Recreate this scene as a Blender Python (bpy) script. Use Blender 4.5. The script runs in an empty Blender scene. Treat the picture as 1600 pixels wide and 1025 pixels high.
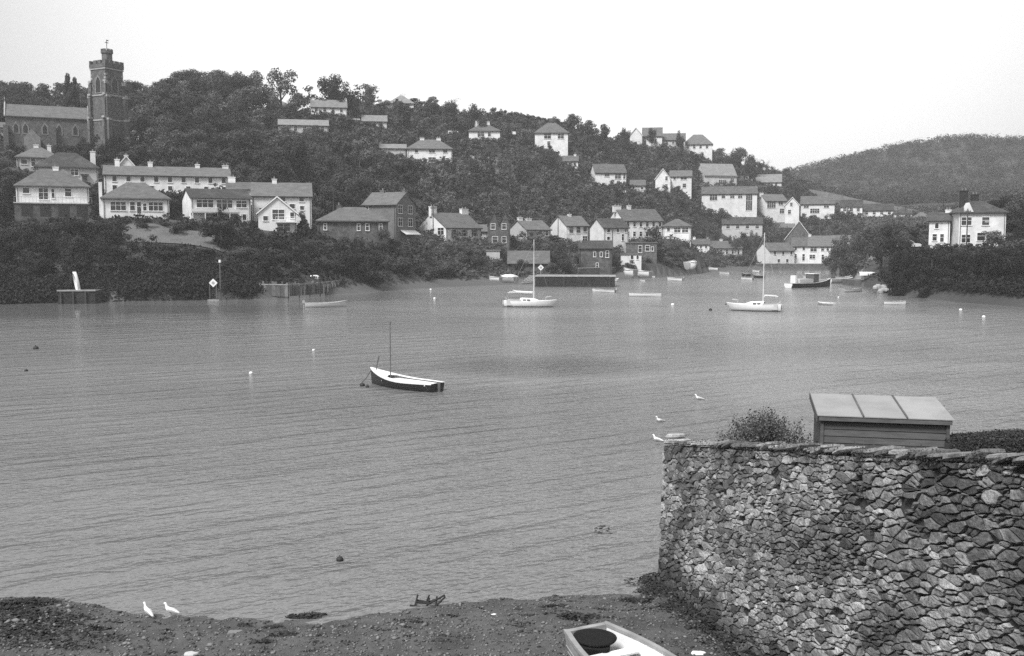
import bpy, math, random
import numpy as np
from mathutils import Vector, Matrix

# ------------------------------------------------------------------ camera, sky, sun, exposure
scn = bpy.context.scene
COL = scn.collection
F = 1556.0            # focal length in photo pixels (35 mm lens on 36 mm film, 1600 px wide)
K = 0.778             # depth unit
CAMH = 8.6
PITCH = math.atan((512.5 - 378.0) / F)
cam_d = bpy.data.cameras.new('camera')
cam = bpy.data.objects.new('camera', cam_d); COL.objects.link(cam)
cam.location = (0, 0, CAMH); cam.rotation_euler = (math.pi / 2 - PITCH, 0, 0)
cam_d.sensor_width = 36; cam_d.lens = F / 1600 * 36; cam_d.clip_end = 6000; cam_d.clip_start = 0.1
scn.camera = cam

SUN_EL, SUN_AZ = math.radians(52), math.radians(215)    # azimuth clockwise from +Y: behind the camera, to its left
world = bpy.data.worlds.new('World'); scn.world = world; world.use_nodes = True
nt = world.node_tree; nt.nodes.clear()
sky = nt.nodes.new('ShaderNodeTexSky'); sky.sky_type = 'NISHITA'; sky.sun_disc = False
sky.sun_elevation = SUN_EL; sky.sun_rotation = SUN_AZ; sky.air_density = 1.0; sky.dust_density = 5.0; sky.ozone_density = 1.0
bw = nt.nodes.new('ShaderNodeRGBToBW'); nt.links.new(sky.outputs[0], bw.inputs[0])
tc = nt.nodes.new('ShaderNodeTexCoord'); nz = nt.nodes.new('ShaderNodeTexNoise')
nz.inputs['Scale'].default_value = 1.6; nz.inputs['Detail'].default_value = 3; nz.inputs['Roughness'].default_value = 0.45
nt.links.new(tc.outputs['Generated'], nz.inputs['Vector'])
mr = nt.nodes.new('ShaderNodeMapRange'); mr.inputs[1].default_value = 0.3; mr.inputs[2].default_value = 0.7
mr.inputs[3].default_value = 3.2; mr.inputs[4].default_value = 4.4
nt.links.new(nz.outputs[0], mr.inputs[0])
# thinner cloud ahead lets more light through; it thickens gradually towards both sides
dp_ = nt.nodes.new('ShaderNodeVectorMath'); dp_.operation = 'DOT_PRODUCT'; nt.links.new(tc.outputs['Generated'], dp_.inputs[0]); dp_.inputs[1].default_value = (0.05, 0.966, 0.255)
lb_ = nt.nodes.new('ShaderNodeMapRange'); lb_.interpolation_type = 'SMOOTHSTEP'; lb_.inputs[1].default_value = 0.80; lb_.inputs[2].default_value = 0.985; lb_.inputs[3].default_value = 0.0; lb_.inputs[4].default_value = 4.6
nt.links.new(dp_.outputs['Value'], lb_.inputs[0])
ad_ = nt.nodes.new('ShaderNodeMath'); ad_.operation = 'ADD'; nt.links.new(mr.outputs[0], ad_.inputs[0]); nt.links.new(lb_.outputs[0], ad_.inputs[1])
mx = nt.nodes.new('ShaderNodeMix'); mx.data_type = 'FLOAT'; mx.inputs[0].default_value = 0.8   # overcast: cloud veils the clear-sky gradient
nt.links.new(bw.outputs[0], mx.inputs[2]); nt.links.new(ad_.outputs[0], mx.inputs[3])
bg = nt.nodes.new('ShaderNodeBackground'); bg.inputs[1].default_value = 0.12
nt.links.new(mx.outputs[0], bg.inputs[0])
wo = nt.nodes.new('ShaderNodeOutputWorld'); nt.links.new(bg.outputs[0], wo.inputs[0])

sun_d = bpy.data.lights.new('sun', 'SUN'); sun_d.energy = 3.3; sun_d.angle = math.radians(18); sun_d.color = (1.0, 1.0, 1.0)
sun = bpy.data.objects.new('sun', sun_d); COL.objects.link(sun)
sdir = Vector((math.sin(SUN_AZ) * math.cos(SUN_EL), math.cos(SUN_AZ) * math.cos(SUN_EL), math.sin(SUN_EL)))
sun.rotation_euler = sdir.to_track_quat('Z', 'Y').to_euler(); sun.location = (0, 0, 60)

scn.view_settings.view_transform = 'Standard'; scn.view_settings.look = 'None'
scn.view_settings.gamma = 1.0; scn.view_settings.use_curve_mapping = False
scn.view_settings.exposure = 0.5
scn.cycles.max_bounces = 6; scn.cycles.diffuse_bounces = 2; scn.cycles.glossy_bounces = 2
scn.cycles.transmission_bounces = 2; scn.cycles.volume_bounces = 1; scn.cycles.transparent_max_bounces = 4
scn.cycles.use_denoising = False      # leave the fine grain of the film
scn.cycles.caustics_reflective = False; scn.cycles.caustics_refractive = False
scn.render.film_transparent = False

HAZE = 0.00032
# ------------------------------------------------------------------ geometry of the place
sp, cp = math.sin(PITCH), math.cos(PITCH)
def ray(px, py):
    x = (px - 800) / F; y = -(py - 512.5) / F
    return Vector((x, y * sp + cp, y * cp - sp))
def at(px, py, d):                      # point seen at (px, py) of the photograph, d depth units away
    r = ray(px, py); t = d * K / r.y
    return Vector((r.x * t, d * K, CAMH + r.z * t))
def wat(px, py, z=0.0):                 # point of the level z seen at (px, py)
    r = ray(px, py); t = (z - CAMH) / r.z
    return Vector((r.x * t, r.y * t, z))
def proj(X, Y, Z):
    dz = Z - CAMH
    f = Y * cp - dz * sp; u = Y * sp + dz * cp
    return 800 + F * X / f, 512.5 - F * u / f
def bearing(X, Y):                      # photo column of a ground point, nearly free of its height
    return 800 + F * X / Y

# ------------------------------------------------------------------ tags and meshes
def tag(o, label=None, cat=None, group=None, kind=None):
    if label: o['label'] = label
    if cat: o['category'] = cat
    if group: o['group'] = group
    if kind: o['kind'] = kind
    return o
def empty(name, loc, rz=0.0, scale=None):
    o = bpy.data.objects.new(name, None); COL.objects.link(o)
    o.location = loc; o.rotation_euler = (0, 0, rz); o.empty_display_size = 0.3
    if scale is not None: o.scale = scale
    return o
def link_mesh(name, me, parent=None):
    o = bpy.data.objects.new(name, me); COL.objects.link(o)
    if parent is not None: o.parent = parent
    return o
def np_mesh(name, verts, quads=None, tris=None, material=None, smooth=False):
    me = bpy.data.meshes.new(name)
    verts = np.asarray(verts, dtype=np.float32).reshape(-1, 3)
    me.vertices.add(len(verts)); me.vertices.foreach_set('co', verts.ravel())
    li, ls = [], []
    n = 0
    if quads is not None and len(quads):
        q = np.asarray(quads, dtype=np.int32).reshape(-1, 4); li.append(q.ravel()); ls.append(n + 4 * np.arange(len(q))); n += q.size
    if tris is not None and len(tris):
        t = np.asarray(tris, dtype=np.int32).reshape(-1, 3); li.append(t.ravel()); ls.append(n + 3 * np.arange(len(t))); n += t.size
    li = np.concatenate(li).astype(np.int32); ls = np.concatenate(ls).astype(np.int32)
    me.loops.add(len(li)); me.loops.foreach_set('vertex_index', li)
    me.polygons.add(len(ls)); me.polygons.foreach_set('loop_start', ls)
    if smooth: me.polygons.foreach_set('use_smooth', np.ones(len(ls), dtype=bool))
    me.update(calc_edges=True)
    if material: me.materials.append(material)
    return me
class MB:
    def __init__(s): s.v = []; s.f = []
    def add(s, vs, fs):
        n = len(s.v); s.v += [tuple(v) for v in vs]; s.f += [tuple(i + n for i in f) for f in fs]; return s
    def box(s, x0, x1, y0, y1, z0, z1, M=None):
        vs = [Vector((x, y, z)) for z in (z0, z1) for y in (y0, y1) for x in (x0, x1)]
        if M is not None: vs = [M @ v for v in vs]
        return s.add(vs, [(0, 2, 3, 1), (4, 5, 7, 6), (0, 1, 5, 4), (2, 6, 7, 3), (0, 4, 6, 2), (1, 3, 7, 5)])
    def tube(s, pts, rad, n=8, cap=True):
        rings = []; pts = [Vector(p) for p in pts]
        if not hasattr(rad, '__len__'): rad = [rad] * len(pts)
        vs = []
        for i, p in enumerate(pts):
            d = (pts[min(i + 1, len(pts) - 1)] - pts[max(i - 1, 0)]).normalized()
            a = Vector((0, 0, 1)) if abs(d.z) < 0.9 else Vector((1, 0, 0))
            u = d.cross(a).normalized(); w = d.cross(u)
            for k in range(n):
                t = 2 * math.pi * k / n
                vs.append(p + (u * math.cos(t) + w * math.sin(t)) * rad[i])
        fs = []
        for i in range(len(pts) - 1):
            for k in range(n):
                a0 = i * n + k; a1 = i * n + (k + 1) % n
                fs.append((a0, a1, a1 + n, a0 + n))
        if cap: fs += [tuple(range(n))[::-1], tuple((len(pts) - 1) * n + k for k in range(n))]
        return s.add(vs, fs)
    def prism(s, prof, a0, a1, axis='x'):      # profile of (across, z) points extruded along an axis
        n = len(prof); vs = []
        for a in (a0, a1):
            for (c, z) in prof: vs.append((a, c, z) if axis == 'x' else (c, a, z))
        fs = [(k, (k + 1) % n, n + (k + 1) % n, n + k) for k in range(n)]
        fs += [tuple(range(n))[::-1], tuple(range(n, 2 * n))]
        return s.add(vs, fs)
    def loft(s, rings, close=True, caps=True):
        n = len(rings[0]); vs = [v for r in rings for v in r]; fs = []
        for i in range(len(rings) - 1):
            for k in range(n if close else n - 1):
                a0 = i * n + k; a1 = i * n + (k + 1) % n
                fs.append((a0, a1, a1 + n, a0 + n))
        if caps and close: fs += [tuple(range(n))[::-1], tuple((len(rings) - 1) * n + k for k in range(n))]
        return s.add(vs, fs)
    def build(s, name, material, parent=None, smooth=False, bevel=0.0):
        me = bpy.data.meshes.new(name); me.from_pydata(s.v, [], s.f); me.validate(); me.update()
        me.materials.append(material)
        if smooth:
            me.polygons.foreach_set('use_smooth', [True] * len(me.polygons))
        import bmesh
        bm = bmesh.new(); bm.from_mesh(me); bmesh.ops.recalc_face_normals(bm, faces=bm.faces)
        if bevel: bmesh.ops.bevel(bm, geom=bm.edges[:], offset=bevel, segments=1, affect='EDGES')
        bm.to_mesh(me); bm.free()
        return link_mesh(name, me, parent)

# ------------------------------------------------------------------ materials (all grey: black and white film)
def mat(name, c, rough=0.8, var=0.25, scale=1.0, bump=0.0, bscale=None, obj_var=0.0, detail=4, island=0.0, stretch=None,
        spec=0.3, stain=0.0, stain_scale=0.3, stain_c=None, attr=None, coat=0.0, translucent=0.0, world_space=True):
    m = bpy.data.materials.new(name); m.use_nodes = True; t = m.node_tree; N = t.nodes; L = t.links
    b = N['Principled BSDF']; b.inputs['Roughness'].default_value = rough; b.inputs['Specular IOR Level'].default_value = spec
    if coat: b.inputs['Coat Weight'].default_value = coat; b.inputs['Coat Roughness'].default_value = 0.1
    def math_(op, a, bb, clamp=False):
        n = N.new('ShaderNodeMath'); n.operation = op; n.use_clamp = clamp
        for i, x in enumerate((a, bb)):
            if x is None: continue
            if isinstance(x, (int, float)): n.inputs[i].default_value = x
            else: L.new(x, n.inputs[i])
        return n.outputs[0]
    if world_space: co = N.new('ShaderNodeNewGeometry').outputs['Position']
    else: co = N.new('ShaderNodeTexCoord').outputs['Object']
    if stretch:
        mp = N.new('ShaderNodeMapping'); mp.inputs['Scale'].default_value = stretch; L.new(co, mp.inputs[0]); co = mp.outputs[0]
    n1 = N.new('ShaderNodeTexNoise'); n1.inputs['Scale'].default_value = scale; n1.inputs['Detail'].default_value = detail
    n1.inputs['Roughness'].default_value = 0.62
    L.new(co, n1.inputs['Vector'])
    v = math_('MULTIPLY', math_('SUBTRACT', n1.outputs[0], 0.5), 4 * var)          # about -1..1 times var
    v = math_('ADD', v, 1.0)
    if obj_var:
        oi = N.new('ShaderNodeObjectInfo')
        v = math_('MULTIPLY', v, math_('ADD', math_('MULTIPLY', math_('SUBTRACT', oi.outputs['Random'], 0.5), 2 * obj_var), 1.0))
    if island:
        gi = N.new('ShaderNodeNewGeometry')
        v = math_('MULTIPLY', v, math_('ADD', math_('MULTIPLY', math_('SUBTRACT', gi.outputs['Random Per Island'], 0.5), 2 * island), 1.0))
    v = math_('MULTIPLY', v, c)
    if attr:
        at_ = N.new('ShaderNodeAttribute'); at_.attribute_name = attr
        v = math_('MULTIPLY', v, at_.outputs['Fac'])
    if stain:
        n2 = N.new('ShaderNodeTexNoise'); n2.inputs['Scale'].default_value = stain_scale; n2.inputs['Detail'].default_value = 5
        n2.inputs['Roughness'].default_value = 0.65; L.new(co, n2.inputs['Vector'])
        r = N.new('ShaderNodeMapRange'); r.inputs[1].default_value = 0.48; r.inputs[2].default_value = 0.66
        r.inputs[4].default_value = stain; L.new(n2.outputs[0], r.inputs[0])
        mm = N.new('ShaderNodeMix'); mm.data_type = 'FLOAT'; L.new(r.outputs[0], mm.inputs[0]); L.new(v, mm.inputs[2])
        mm.inputs[3].default_value = c * 0.3 if stain_c is None else stain_c; v = mm.outputs[0]
    v = math_('MAXIMUM', v, 0.004)
    cc = N.new('ShaderNodeCombineColor')
    for i in range(3): L.new(v, cc.inputs[i])
    L.new(cc.outputs[0], b.inputs['Base Color'])
    if bump:
        bn = N.new('ShaderNodeTexNoise'); bn.inputs['Scale'].default_value = bscale or scale * 3; bn.inputs['Detail'].default_value = 6
        bn.inputs['Roughness'].default_value = 0.65; L.new(co, bn.inputs['Vector'])
        bp = N.new('ShaderNodeBump'); bp.inputs['Strength'].default_value = 1.0; bp.inputs['Distance'].default_value = bump
        L.new(bn.outputs[0], bp.inputs['Height']); L.new(bp.outputs[0], b.inputs['Normal'])
    if translucent:
        tr = N.new('ShaderNodeBsdfTranslucent'); L.new(cc.outputs[0], tr.inputs[0])
        ms = N.new('ShaderNodeMixShader'); ms.inputs[0].default_value = translucent
        L.new(b.outputs[0], ms.inputs[1]); L.new(tr.outputs[0], ms.inputs[2]); L.new(ms.outputs[0], N['Material Output'].inputs[0])
    return m
M = {
 'white': mat('white_render', 0.74, 0.85, 0.12, 0.6, stain=0.5, stain_scale=0.5, stain_c=0.44, obj_var=0.08),
 'cream': mat('cream_render', 0.50, 0.85, 0.12, 0.6, stain=0.4, stain_scale=0.4, stain_c=0.33, obj_var=0.1),
 'paint': mat('white_paint', 0.80, 0.4, 0.06, 1.5, spec=0.5, stain=0.2, stain_c=0.6),
 'greypaint': mat('grey_paint', 0.36, 0.5, 0.15, 1.5, spec=0.4),
 'darkpaint': mat('dark_hull_paint', 0.018, 0.35, 0.3, 2.0, spec=0.5),
 'brick': mat('dull_brick', 0.15, 0.9, 0.22, 1.2, stain=0.4, stain_scale=0.6, stain_c=0.22),
 'stonewall': mat('grey_rubble_masonry', 0.10, 0.9, 0.45, 1.6, stain=0.5, stain_scale=0.8, stain_c=0.17),
 'darkstone': mat('dark_slate_masonry', 0.085, 0.9, 0.5, 1.4, stain=0.5, stain_scale=0.7, stain_c=0.17),
 'slate': mat('slate_roof', 0.105, 0.7, 0.3, 0.9, stretch=(1, 1, 3), obj_var=0.2, stain=0.5, stain_scale=0.6, stain_c=0.165, bump=0.02, bscale=4),
 'darkslate': mat('dark_slate_roof', 0.045, 0.7, 0.3, 1.2, obj_var=0.2, stain=0.4, stain_c=0.11),
 'paleroof': mat('weathered_pale_slate', 0.2, 0.8, 0.25, 0.8, obj_var=0.15, stain=0.5, stain_c=0.19),
 'glass': mat('window_glass', 0.03, 0.12, 0.5, 0.7, spec=0.6, obj_var=0.5),
 'quoin': mat('pale_dressed_stone', 0.33, 0.9, 0.3, 1.5),
 'surround': mat('grey_window_surround', 0.2, 0.9, 0.3, 1.5),
 'bark': mat('bark', 0.07, 0.95, 0.4, 2.0, world_space=False),
 'leafA': mat('dark_leaves', 0.046, 0.7, 0.3, 0.3, obj_var=0.45, island=0.15, spec=0.2, translucent=0.25),
 'leafB': mat('mid_leaves', 0.075, 0.7, 0.3, 0.3, obj_var=0.4, island=0.15, spec=0.2, translucent=0.3),
 'leafC': mat('pale_twigs', 0.105, 0.8, 0.3, 0.3, obj_var=0.25, island=0.5, spec=0.2, translucent=0.2),
 'leafD': mat('shade_toned_leaves', 0.020, 0.7, 0.35, 0.6, obj_var=0.4, island=0.6, spec=0.2, translucent=0.2),  # bank leaves: the shade under the hill is put into this darker colour
 'woodA': mat('woodland_leaves', 0.062, 0.7, 0.25, 0.3, island=0.12, spec=0.2, translucent=0.25, attr='tone'),
 'scrub': mat('scrub_leaves', 0.078, 0.8, 0.4, 0.05, island=0.6, spec=0.2, translucent=0.25, stain=0.5, stain_scale=0.035, stain_c=0.045),
 'timber': mat('weathered_timber', 0.10, 0.85, 0.35, 3.0, stretch=(1, 1, 6)),
 'pole': mat('tarred_pole', 0.05, 0.9, 0.3, 2.0),
 'palewood': mat('bleached_timber', 0.28, 0.85, 0.35, 2.0),
 'alu': mat('mast_alloy', 0.62, 0.35, 0.08, 2.0, spec=0.6),
 'darkmast': mat('varnished_spar', 0.10, 0.5, 0.3, 2.0),
 'canvas': mat('pale_canvas', 0.62, 0.8, 0.12, 3.0),
 'rubber': mat('black_rubber', 0.016, 0.85, 0.2, 3.0, spec=0.08),
 'gull': mat('gull_white', 0.85, 0.8, 0.04, 10, world_space=False),
 'gullgrey': mat('gull_grey', 0.42, 0.8, 0.1, 10, world_space=False),
 'beak': mat('gull_beak', 0.35, 0.5, 0.1, 5),
 'buoy': mat('white_buoy', 0.75, 0.5, 0.1, 4), 'darkbuoy': mat('dark_buoy', 0.03, 0.6, 0.3, 6, bump=0.01),
 'weed': mat('bladder_wrack', 0.030, 0.65, 0.5, 9.0, island=0.6, spec=0.25),
 'pebble': mat('beach_pebbles', 0.12, 0.75, 0.2, 9.0, island=0.8, spec=0.3),
 'soot': mat('sooty_brick', 0.025, 0.9, 0.3, 2.0),
 'iron': mat('rusty_iron', 0.025, 0.8, 0.3, 9.0),
}
# ------------------------------------------------------------------ terrain
SHORE = [(-900, 492), (-300, 482), (0, 475), (150, 471), (400, 467), (480, 463), (560, 457), (650, 451), (760, 446), (830, 444),
         (965, 437), (1010, 434), (1060, 431), (1110, 425), (1200, 420), (1290, 420), (1330, 434), (1350, 447), (1400, 460), (1500, 472), (1600, 480), (2000, 492), (2600, 500)]
S_px = np.array([p[0] for p in SHORE], float)
S_d = np.array([wat(p[0], p[1]).y / K for p in SHORE])      # depth units
def dshore(px): return np.interp(px, S_px, S_d)

RIDGE = [(-900, 150, 440), (-300, 150, 420), (0, 156, 400), (170, 152, 395), (300, 140, 400), (440, 140, 410), (560, 152, 430), (650, 166, 445), (700, 172, 450),
         (800, 184, 460), (900, 200, 480), (1000, 214, 540), (1110, 238, 560), (1180, 262, 580), (1230, 293, 605), (1300, 306, 610), (1400, 328, 600), (1460, 344, 560)]
R_px = np.array([p[0] for p in RIDGE], float); R_d = np.array([p[2] for p in RIDGE], float)
# houses: name in HS below; their footings pin the ground
HS = []
def H(label, pxl, pxr, base, eave, ridge, d, roof='gable', wall='white', rf='slate', side=None, gs=0, dp=8.0, wins=(), gwins=(), chims=(), name='house', cat='house', extra=None, cm='white', group=None):
    HS.append(dict(label=label, pxl=pxl, pxr=pxr, base=base, eave=eave, ridge=ridge, d=d, roof=roof, wall=wall, rf=rf, side=side, gs=gs, dp=dp,
                   wins=list(wins), gwins=list(gwins), chims=list(chims), name=name, cat=cat, extra=extra, cm=cm, group=group))
def row(p0, p1, n, y0, y1, w, dy=0.0):
    return [(p0 + (p1 - p0) * i / max(n - 1, 1) - w / 2, p0 + (p1 - p0) * i / max(n - 1, 1) + w / 2, y0 + dy * i, y1 + dy * i) for i in range(n)]
# --- left slope
H('cream hipped house half hidden behind the dark hipped roof below the church', 30, 92, 263, 247, 231, 278, 'hip', 'cream', 'slate', wins=[(36, 45, 250, 257), (50, 57, 248, 260), (64, 72, 250, 257)], chims=[(.45, 228, 1.0), (.75, 228, .8)])
H('pale house with a broad dark hipped roof and one tall white chimney', 62, 150, 290, 262, 240, 262, 'hip', 'cream', 'darkslate', wins=[(110, 122, 265, 274), (70, 80, 266, 275), (88, 98, 266, 275)], chims=[(.93, 238, 1.0)])
H('white bungalow with glazed doors raised on a dark basement storey', 33, 136, 346, 292, 266, 232, 'hip', 'white', 'slate', wins=[(42, 52, 295, 303), (64, 78, 295, 312), (101, 111, 295, 307), (82, 87, 296, 310)], extra='undercroft', chims=[(.55, 264, 1.0)])
H('white bungalow with two wide bay windows and a mottled hipped roof', 165, 262, 341, 311, 287, 228, 'hip', 'white', 'slate', wins=[(176, 199, 316, 329), (204, 212, 316, 329), (214, 221, 316, 334), (223, 229, 318, 329), (231, 253, 316, 329)], extra='leftstack')
H('long white terrace with four tapered chimneys on the slope behind the bungalow', 171, 356, 302, 275, 262, 258, 'gable', 'white', 'slate', dp=7, wins=row(186, 346, 9, 277, 285, 7) + row(186, 346, 7, 291, 298, 7), chims=[(.1, 250, .9), (.36, 253, .9), (.74, 255, .9), (.97, 256, 1.2)], name='terraced_house')
H('small white gable standing up behind the left end of the long terrace', 184, 212, 274, 261, 247, 268, 'gfront', 'white', 'slate', chims=[(.7, 244, .8)])
H('white two storey villa with a long balcony under a low dark roof', 299, 390, 348, 309, 296, 233, 'gable', 'white', 'darkslate', side='L', gs=13, dp=8, wins=[(307, 333, 312, 324), (337, 362, 312, 324), (367, 384, 313, 323), (318, 335, 334, 345), (349, 370, 334, 345), (374, 383, 334, 343)], extra='balcony')
H('white house with the longest plain slate roof, right of the balcony villa', 396, 486, 345, 307, 287, 247, 'gable', 'white', 'slate', dp=8, wins=[(439, 447, 309, 315), (467, 475, 309, 315), (452, 461, 319, 326), (468, 475, 322, 328)], chims=[(.38, 279, .9)])
H('small white cottage with a tapering chimney between the terrace and the long slate roof', 356, 396, 312, 296, 286, 256, 'gable', 'white', 'slate', dp=6, chims=[(.18, 276, 1.4)])
H('white gabled house end with large balcony windows facing the creek', 405, 463, 363, 332, 309, 232, 'gfront', 'white', 'slate', dp=8, wins=[(426, 445, 328, 343), (433, 453, 350, 361), (453, 460, 332, 341), (412, 420, 338, 345)], extra='balcony2')
H('low dark stone building with small white framed windows under a hipped roof', 498, 606, 380, 346, 325, 248, 'hip', 'darkstone', 'slate', dp=9, wins=[(507, 512, 350, 359), (558, 563, 350, 360), (571, 577, 350, 360), (592, 597, 350, 359)], chims=[(.3, 320, 1.0)], cm='darkstone', name='stone_building')
H('tall brick house with a gable end of four white framed sash windows', 567, 619, 374, 320, 301, 264, 'gable', 'brick', 'slate', side='R', gs=32, dp=8.5, wins=[(572, 577, 323, 331), (590, 596, 342, 352)], gwins=[(622, 629, 321, 333), (638, 645, 321, 333), (622, 629, 341, 353), (638, 645, 341, 353)], chims=[(.3, 298, 1.0), (.95, 297, .7)], cm='brick', name='brick_house', extra='awning')
H('white cottage with dark shutters, a blank gable and two broad white chimneys', 697, 754, 382, 356, 333, 298, 'gable', 'white', 'slate', side='L', gs=47, dp=9.5, wins=[(707.5, 713, 359, 369), (723.5, 729, 359, 369), (740, 745.5, 359, 369)], gwins=[(684, 694, 356, 367)], chims=[(.05, 322, 1.9), (.93, 324, 2.4)], extra='shutters')
H('dark stone house with twin steep gables beside the shuttered cottage', 762, 797, 384, 352, 333, 305, 'twin', 'darkstone', 'slate', wins=[(767, 774, 350, 358), (784, 791, 350, 358), (769, 778, 370, 379), (784, 791, 370, 379)], name='stone_building', dp=9)
H('pale grey gabled cottage with blank end wall right of the twin gables', 823, 861, 378, 359, 345, 318, 'gable', 'cream', 'slate', side='L', gs=29, dp=8, wins=[(840, 847, 361, 368), (852, 857, 361, 368)], chims=[(.1, 339, 1.2), (.45, 341, 1.5)])
H('white cottage with tall dark windows beside a telegraph pole', 885, 920, 380, 353, 338, 330, 'gable', 'white', 'slate', side='L', gs=26, dp=8, wins=[(889, 896, 354, 364), (900, 907, 354, 364), (911, 917, 355, 362), (910, 918, 369, 378)], chims=[(.5, 335, .8)])
H('white gabled cottage with a dark slate roof and an arched doorway', 943, 982, 386, 356, 342, 322, 'gable', 'white', 'darkslate', side='L', gs=22, dp=7.5, wins=[(948, 953, 358, 363), (963, 967, 358, 363), (971, 975, 366, 376), (948, 953, 370, 375), (976, 979, 358, 363)])
H('large white inn with two rows of sash windows and a chimney on its ridge', 975, 1036, 376, 345, 327, 352, 'gable', 'white', 'slate', side='L', gs=26, dp=9, wins=row(981, 1031, 6, 347, 354, 4.6) + row(981, 1031, 6, 362, 369, 4.6), chims=[(0.02, 321, 2.4), (.33, 320, 1.0)], name='inn', cat='inn')
H('low white house with a glazed front at the right end of the inn', 1036, 1079, 374, 354, 343, 353, 'hip', 'white', 'slate', wins=[(1042, 1047, 356, 361), (1053, 1063, 356, 363), (1065, 1075, 356, 363)], dp=8)
H('flat roofed grey stone annex with two windows below the inn', 978, 1026, 406, 380, 379, 318, 'flat', 'stonewall', 'slate', dp=7, wins=[(997, 1003, 384, 394), (1008, 1015, 384, 392), (1017, 1021, 386, 392)], name='annex')
H('small white boat store with a flat roof in front of the grey annex', 970, 1002, 409, 398, 396, 306, 'flat', 'white', 'slate', dp=4, wins=[(985, 990, 399, 405), (994, 998, 399, 405)], name='boat_store', cat='shed')
H('dark stone waterside warehouse with four small white windows', 905, 956, 429, 388, 377, 296, 'gable', 'darkstone', 'darkslate', dp=8, wins=[(927, 931, 394, 401), (937, 941, 394, 401), (946, 951, 392, 402), (931, 935, 411, 420)], name='warehouse', cat='warehouse')
H('low boathouse with a long sloping grey roof behind the quay', 794, 858, 430, 412, 393, 288, 'gable', 'darkstone', 'slate', dp=10, wins=[(803, 811, 414, 424)], name='boathouse', cat='boathouse')
H('small pale box shed on the bank left of the boathouse', 760, 781, 404, 392, 391, 292, 'flat', 'cream', 'paleroof', dp=3.5, name='box_shed', cat='shed')
# --- head of the creek
H('white cottage row with three thin chimneys above the beached boats', 1112, 1159, 406, 388, 377, 446, 'gable', 'white', 'slate', side='L', gs=19, dp=8, wins=row(1117, 1153, 5, 390, 397, 3.6), chims=[(.02, 370, 1.0), (.5, 373, .8), (.9, 370, .8)])
H('long pale cottage with blank end wall at the head of the creek', 1202, 1240, 416, 392, 380, 424, 'gable', 'white', 'slate', side='L', gs=20, dp=8, wins=row(1210, 1235, 3, 393, 398, 3.5) + [(1214, 1218, 405, 410), (1227, 1231, 405, 410)])
H('white two storey cottage joined to the right of the long pale cottage', 1237, 1262, 413, 385, 372, 430, 'gable', 'white', 'slate', wins=[(1253, 1257, 386, 391), (1241, 1245, 386, 391), (1240, 1245, 397, 403), (1253, 1257, 397, 407)])
H('white house with a wide first floor window at the right end of the creekside row', 1263, 1297, 412, 385, 369, 425, 'gable', 'white', 'slate', wins=[(1266, 1276, 386, 393), (1282, 1287, 386, 392), (1290, 1294, 386, 392), (1265, 1274, 398, 404), (1283, 1287, 398, 405)], chims=[(.05, 366, .9)])
H('tall grey gabled roof rising behind the creekside cottages', 1227, 1268, 392, 373, 346, 450, 'gfront', 'stonewall', 'paleroof', wins=[(1240, 1246, 374, 382)], dp=12)
H('long white stepped terrace with a tall dark stair window', 1097, 1181, 334, 303, 292, 482, 'gable', 'white', 'slate', dp=8, wins=[(1109, 1121, 304, 313), (1127, 1133, 304, 310), (1140, 1147, 304, 310), (1152, 1159, 304, 310), (1164, 1174, 304, 329)], name='terraced_house')
H('white house stepping down right of the stair window terrace', 1196, 1228, 340, 314, 304, 482, 'gable', 'white', 'slate', side='L', gs=14, dp=7, wins=[(1198, 1211, 315, 325), (1215, 1222, 315, 320), (1217, 1224, 326, 333)], chims=[(.0, 303, 1.4)])
H('white gable fronted house with one small upper window on the far slope', 1227, 1248, 340, 320, 309, 480, 'gfront', 'white', 'slate', wins=[(1234, 1238, 317, 322), (1231, 1236, 328, 334)])
H('white balconied house in the middle of the descending far row', 1252, 1302, 341, 319, 307, 492, 'gable', 'white', 'slate', wins=[(1256, 1264, 321, 325), (1266, 1280, 326, 333), (1286, 1294, 320, 325)])
H('small white house with three windows, first below the pale bank', 1314, 1346, 340, 323, 313, 500, 'gable', 'white', 'darkslate', wins=row(1320, 1340, 3, 325, 330, 5))
H('low white house, second below the pale bank on the far row', 1349, 1394, 341, 329, 319, 505, 'gable', 'white', 'darkslate', wins=row(1355, 1388, 4, 330, 335, 5))
H('low white bungalow between two telegraph poles on the far row', 1397, 1424, 346, 334, 326, 472, 'hip', 'white', 'darkslate', wins=row(1403, 1419, 2, 336, 341, 5))
H('last and smallest white bungalow of the far row', 1427, 1452, 350, 340, 332, 455, 'hip', 'white', 'slate', wins=row(1432, 1446, 2, 341, 346, 5))
H('half hidden pale cottage in the trees above the beached boats', 1129, 1190, 363, 350, 340, 462, 'gable', 'cream', 'darkslate', wins=row(1138, 1182, 4, 351, 357, 6))
H('white cottage low on the creek side below the far row', 1300, 1328, 386, 376, 368, 440, 'gable', 'white', 'slate', dp=6, wins=row(1306, 1322, 3, 378, 382, 3.5))
H('small grey roofed cottage just right of the stepped white house', 1213, 1240, 366, 356, 348, 478, 'gable', 'white', 'slate', dp=6, wins=row(1218, 1234, 3, 358, 362, 3.5), chims=[(.9, 344, .8)])
H('white cottage tucked between the glazed low house and the cottage row', 1082, 1108, 392, 382, 374, 420, 'gable', 'white', 'slate', dp=6, wins=row(1087, 1103, 3, 384, 388, 3.5), chims=[(.1, 370, .8)])
H('little pale house on the slope right of the hill house garage', 985, 1008, 300, 290, 282, 445, 'gable', 'cream', 'slate', dp=6, wins=row(990, 1003, 2, 292, 296, 4))
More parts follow.
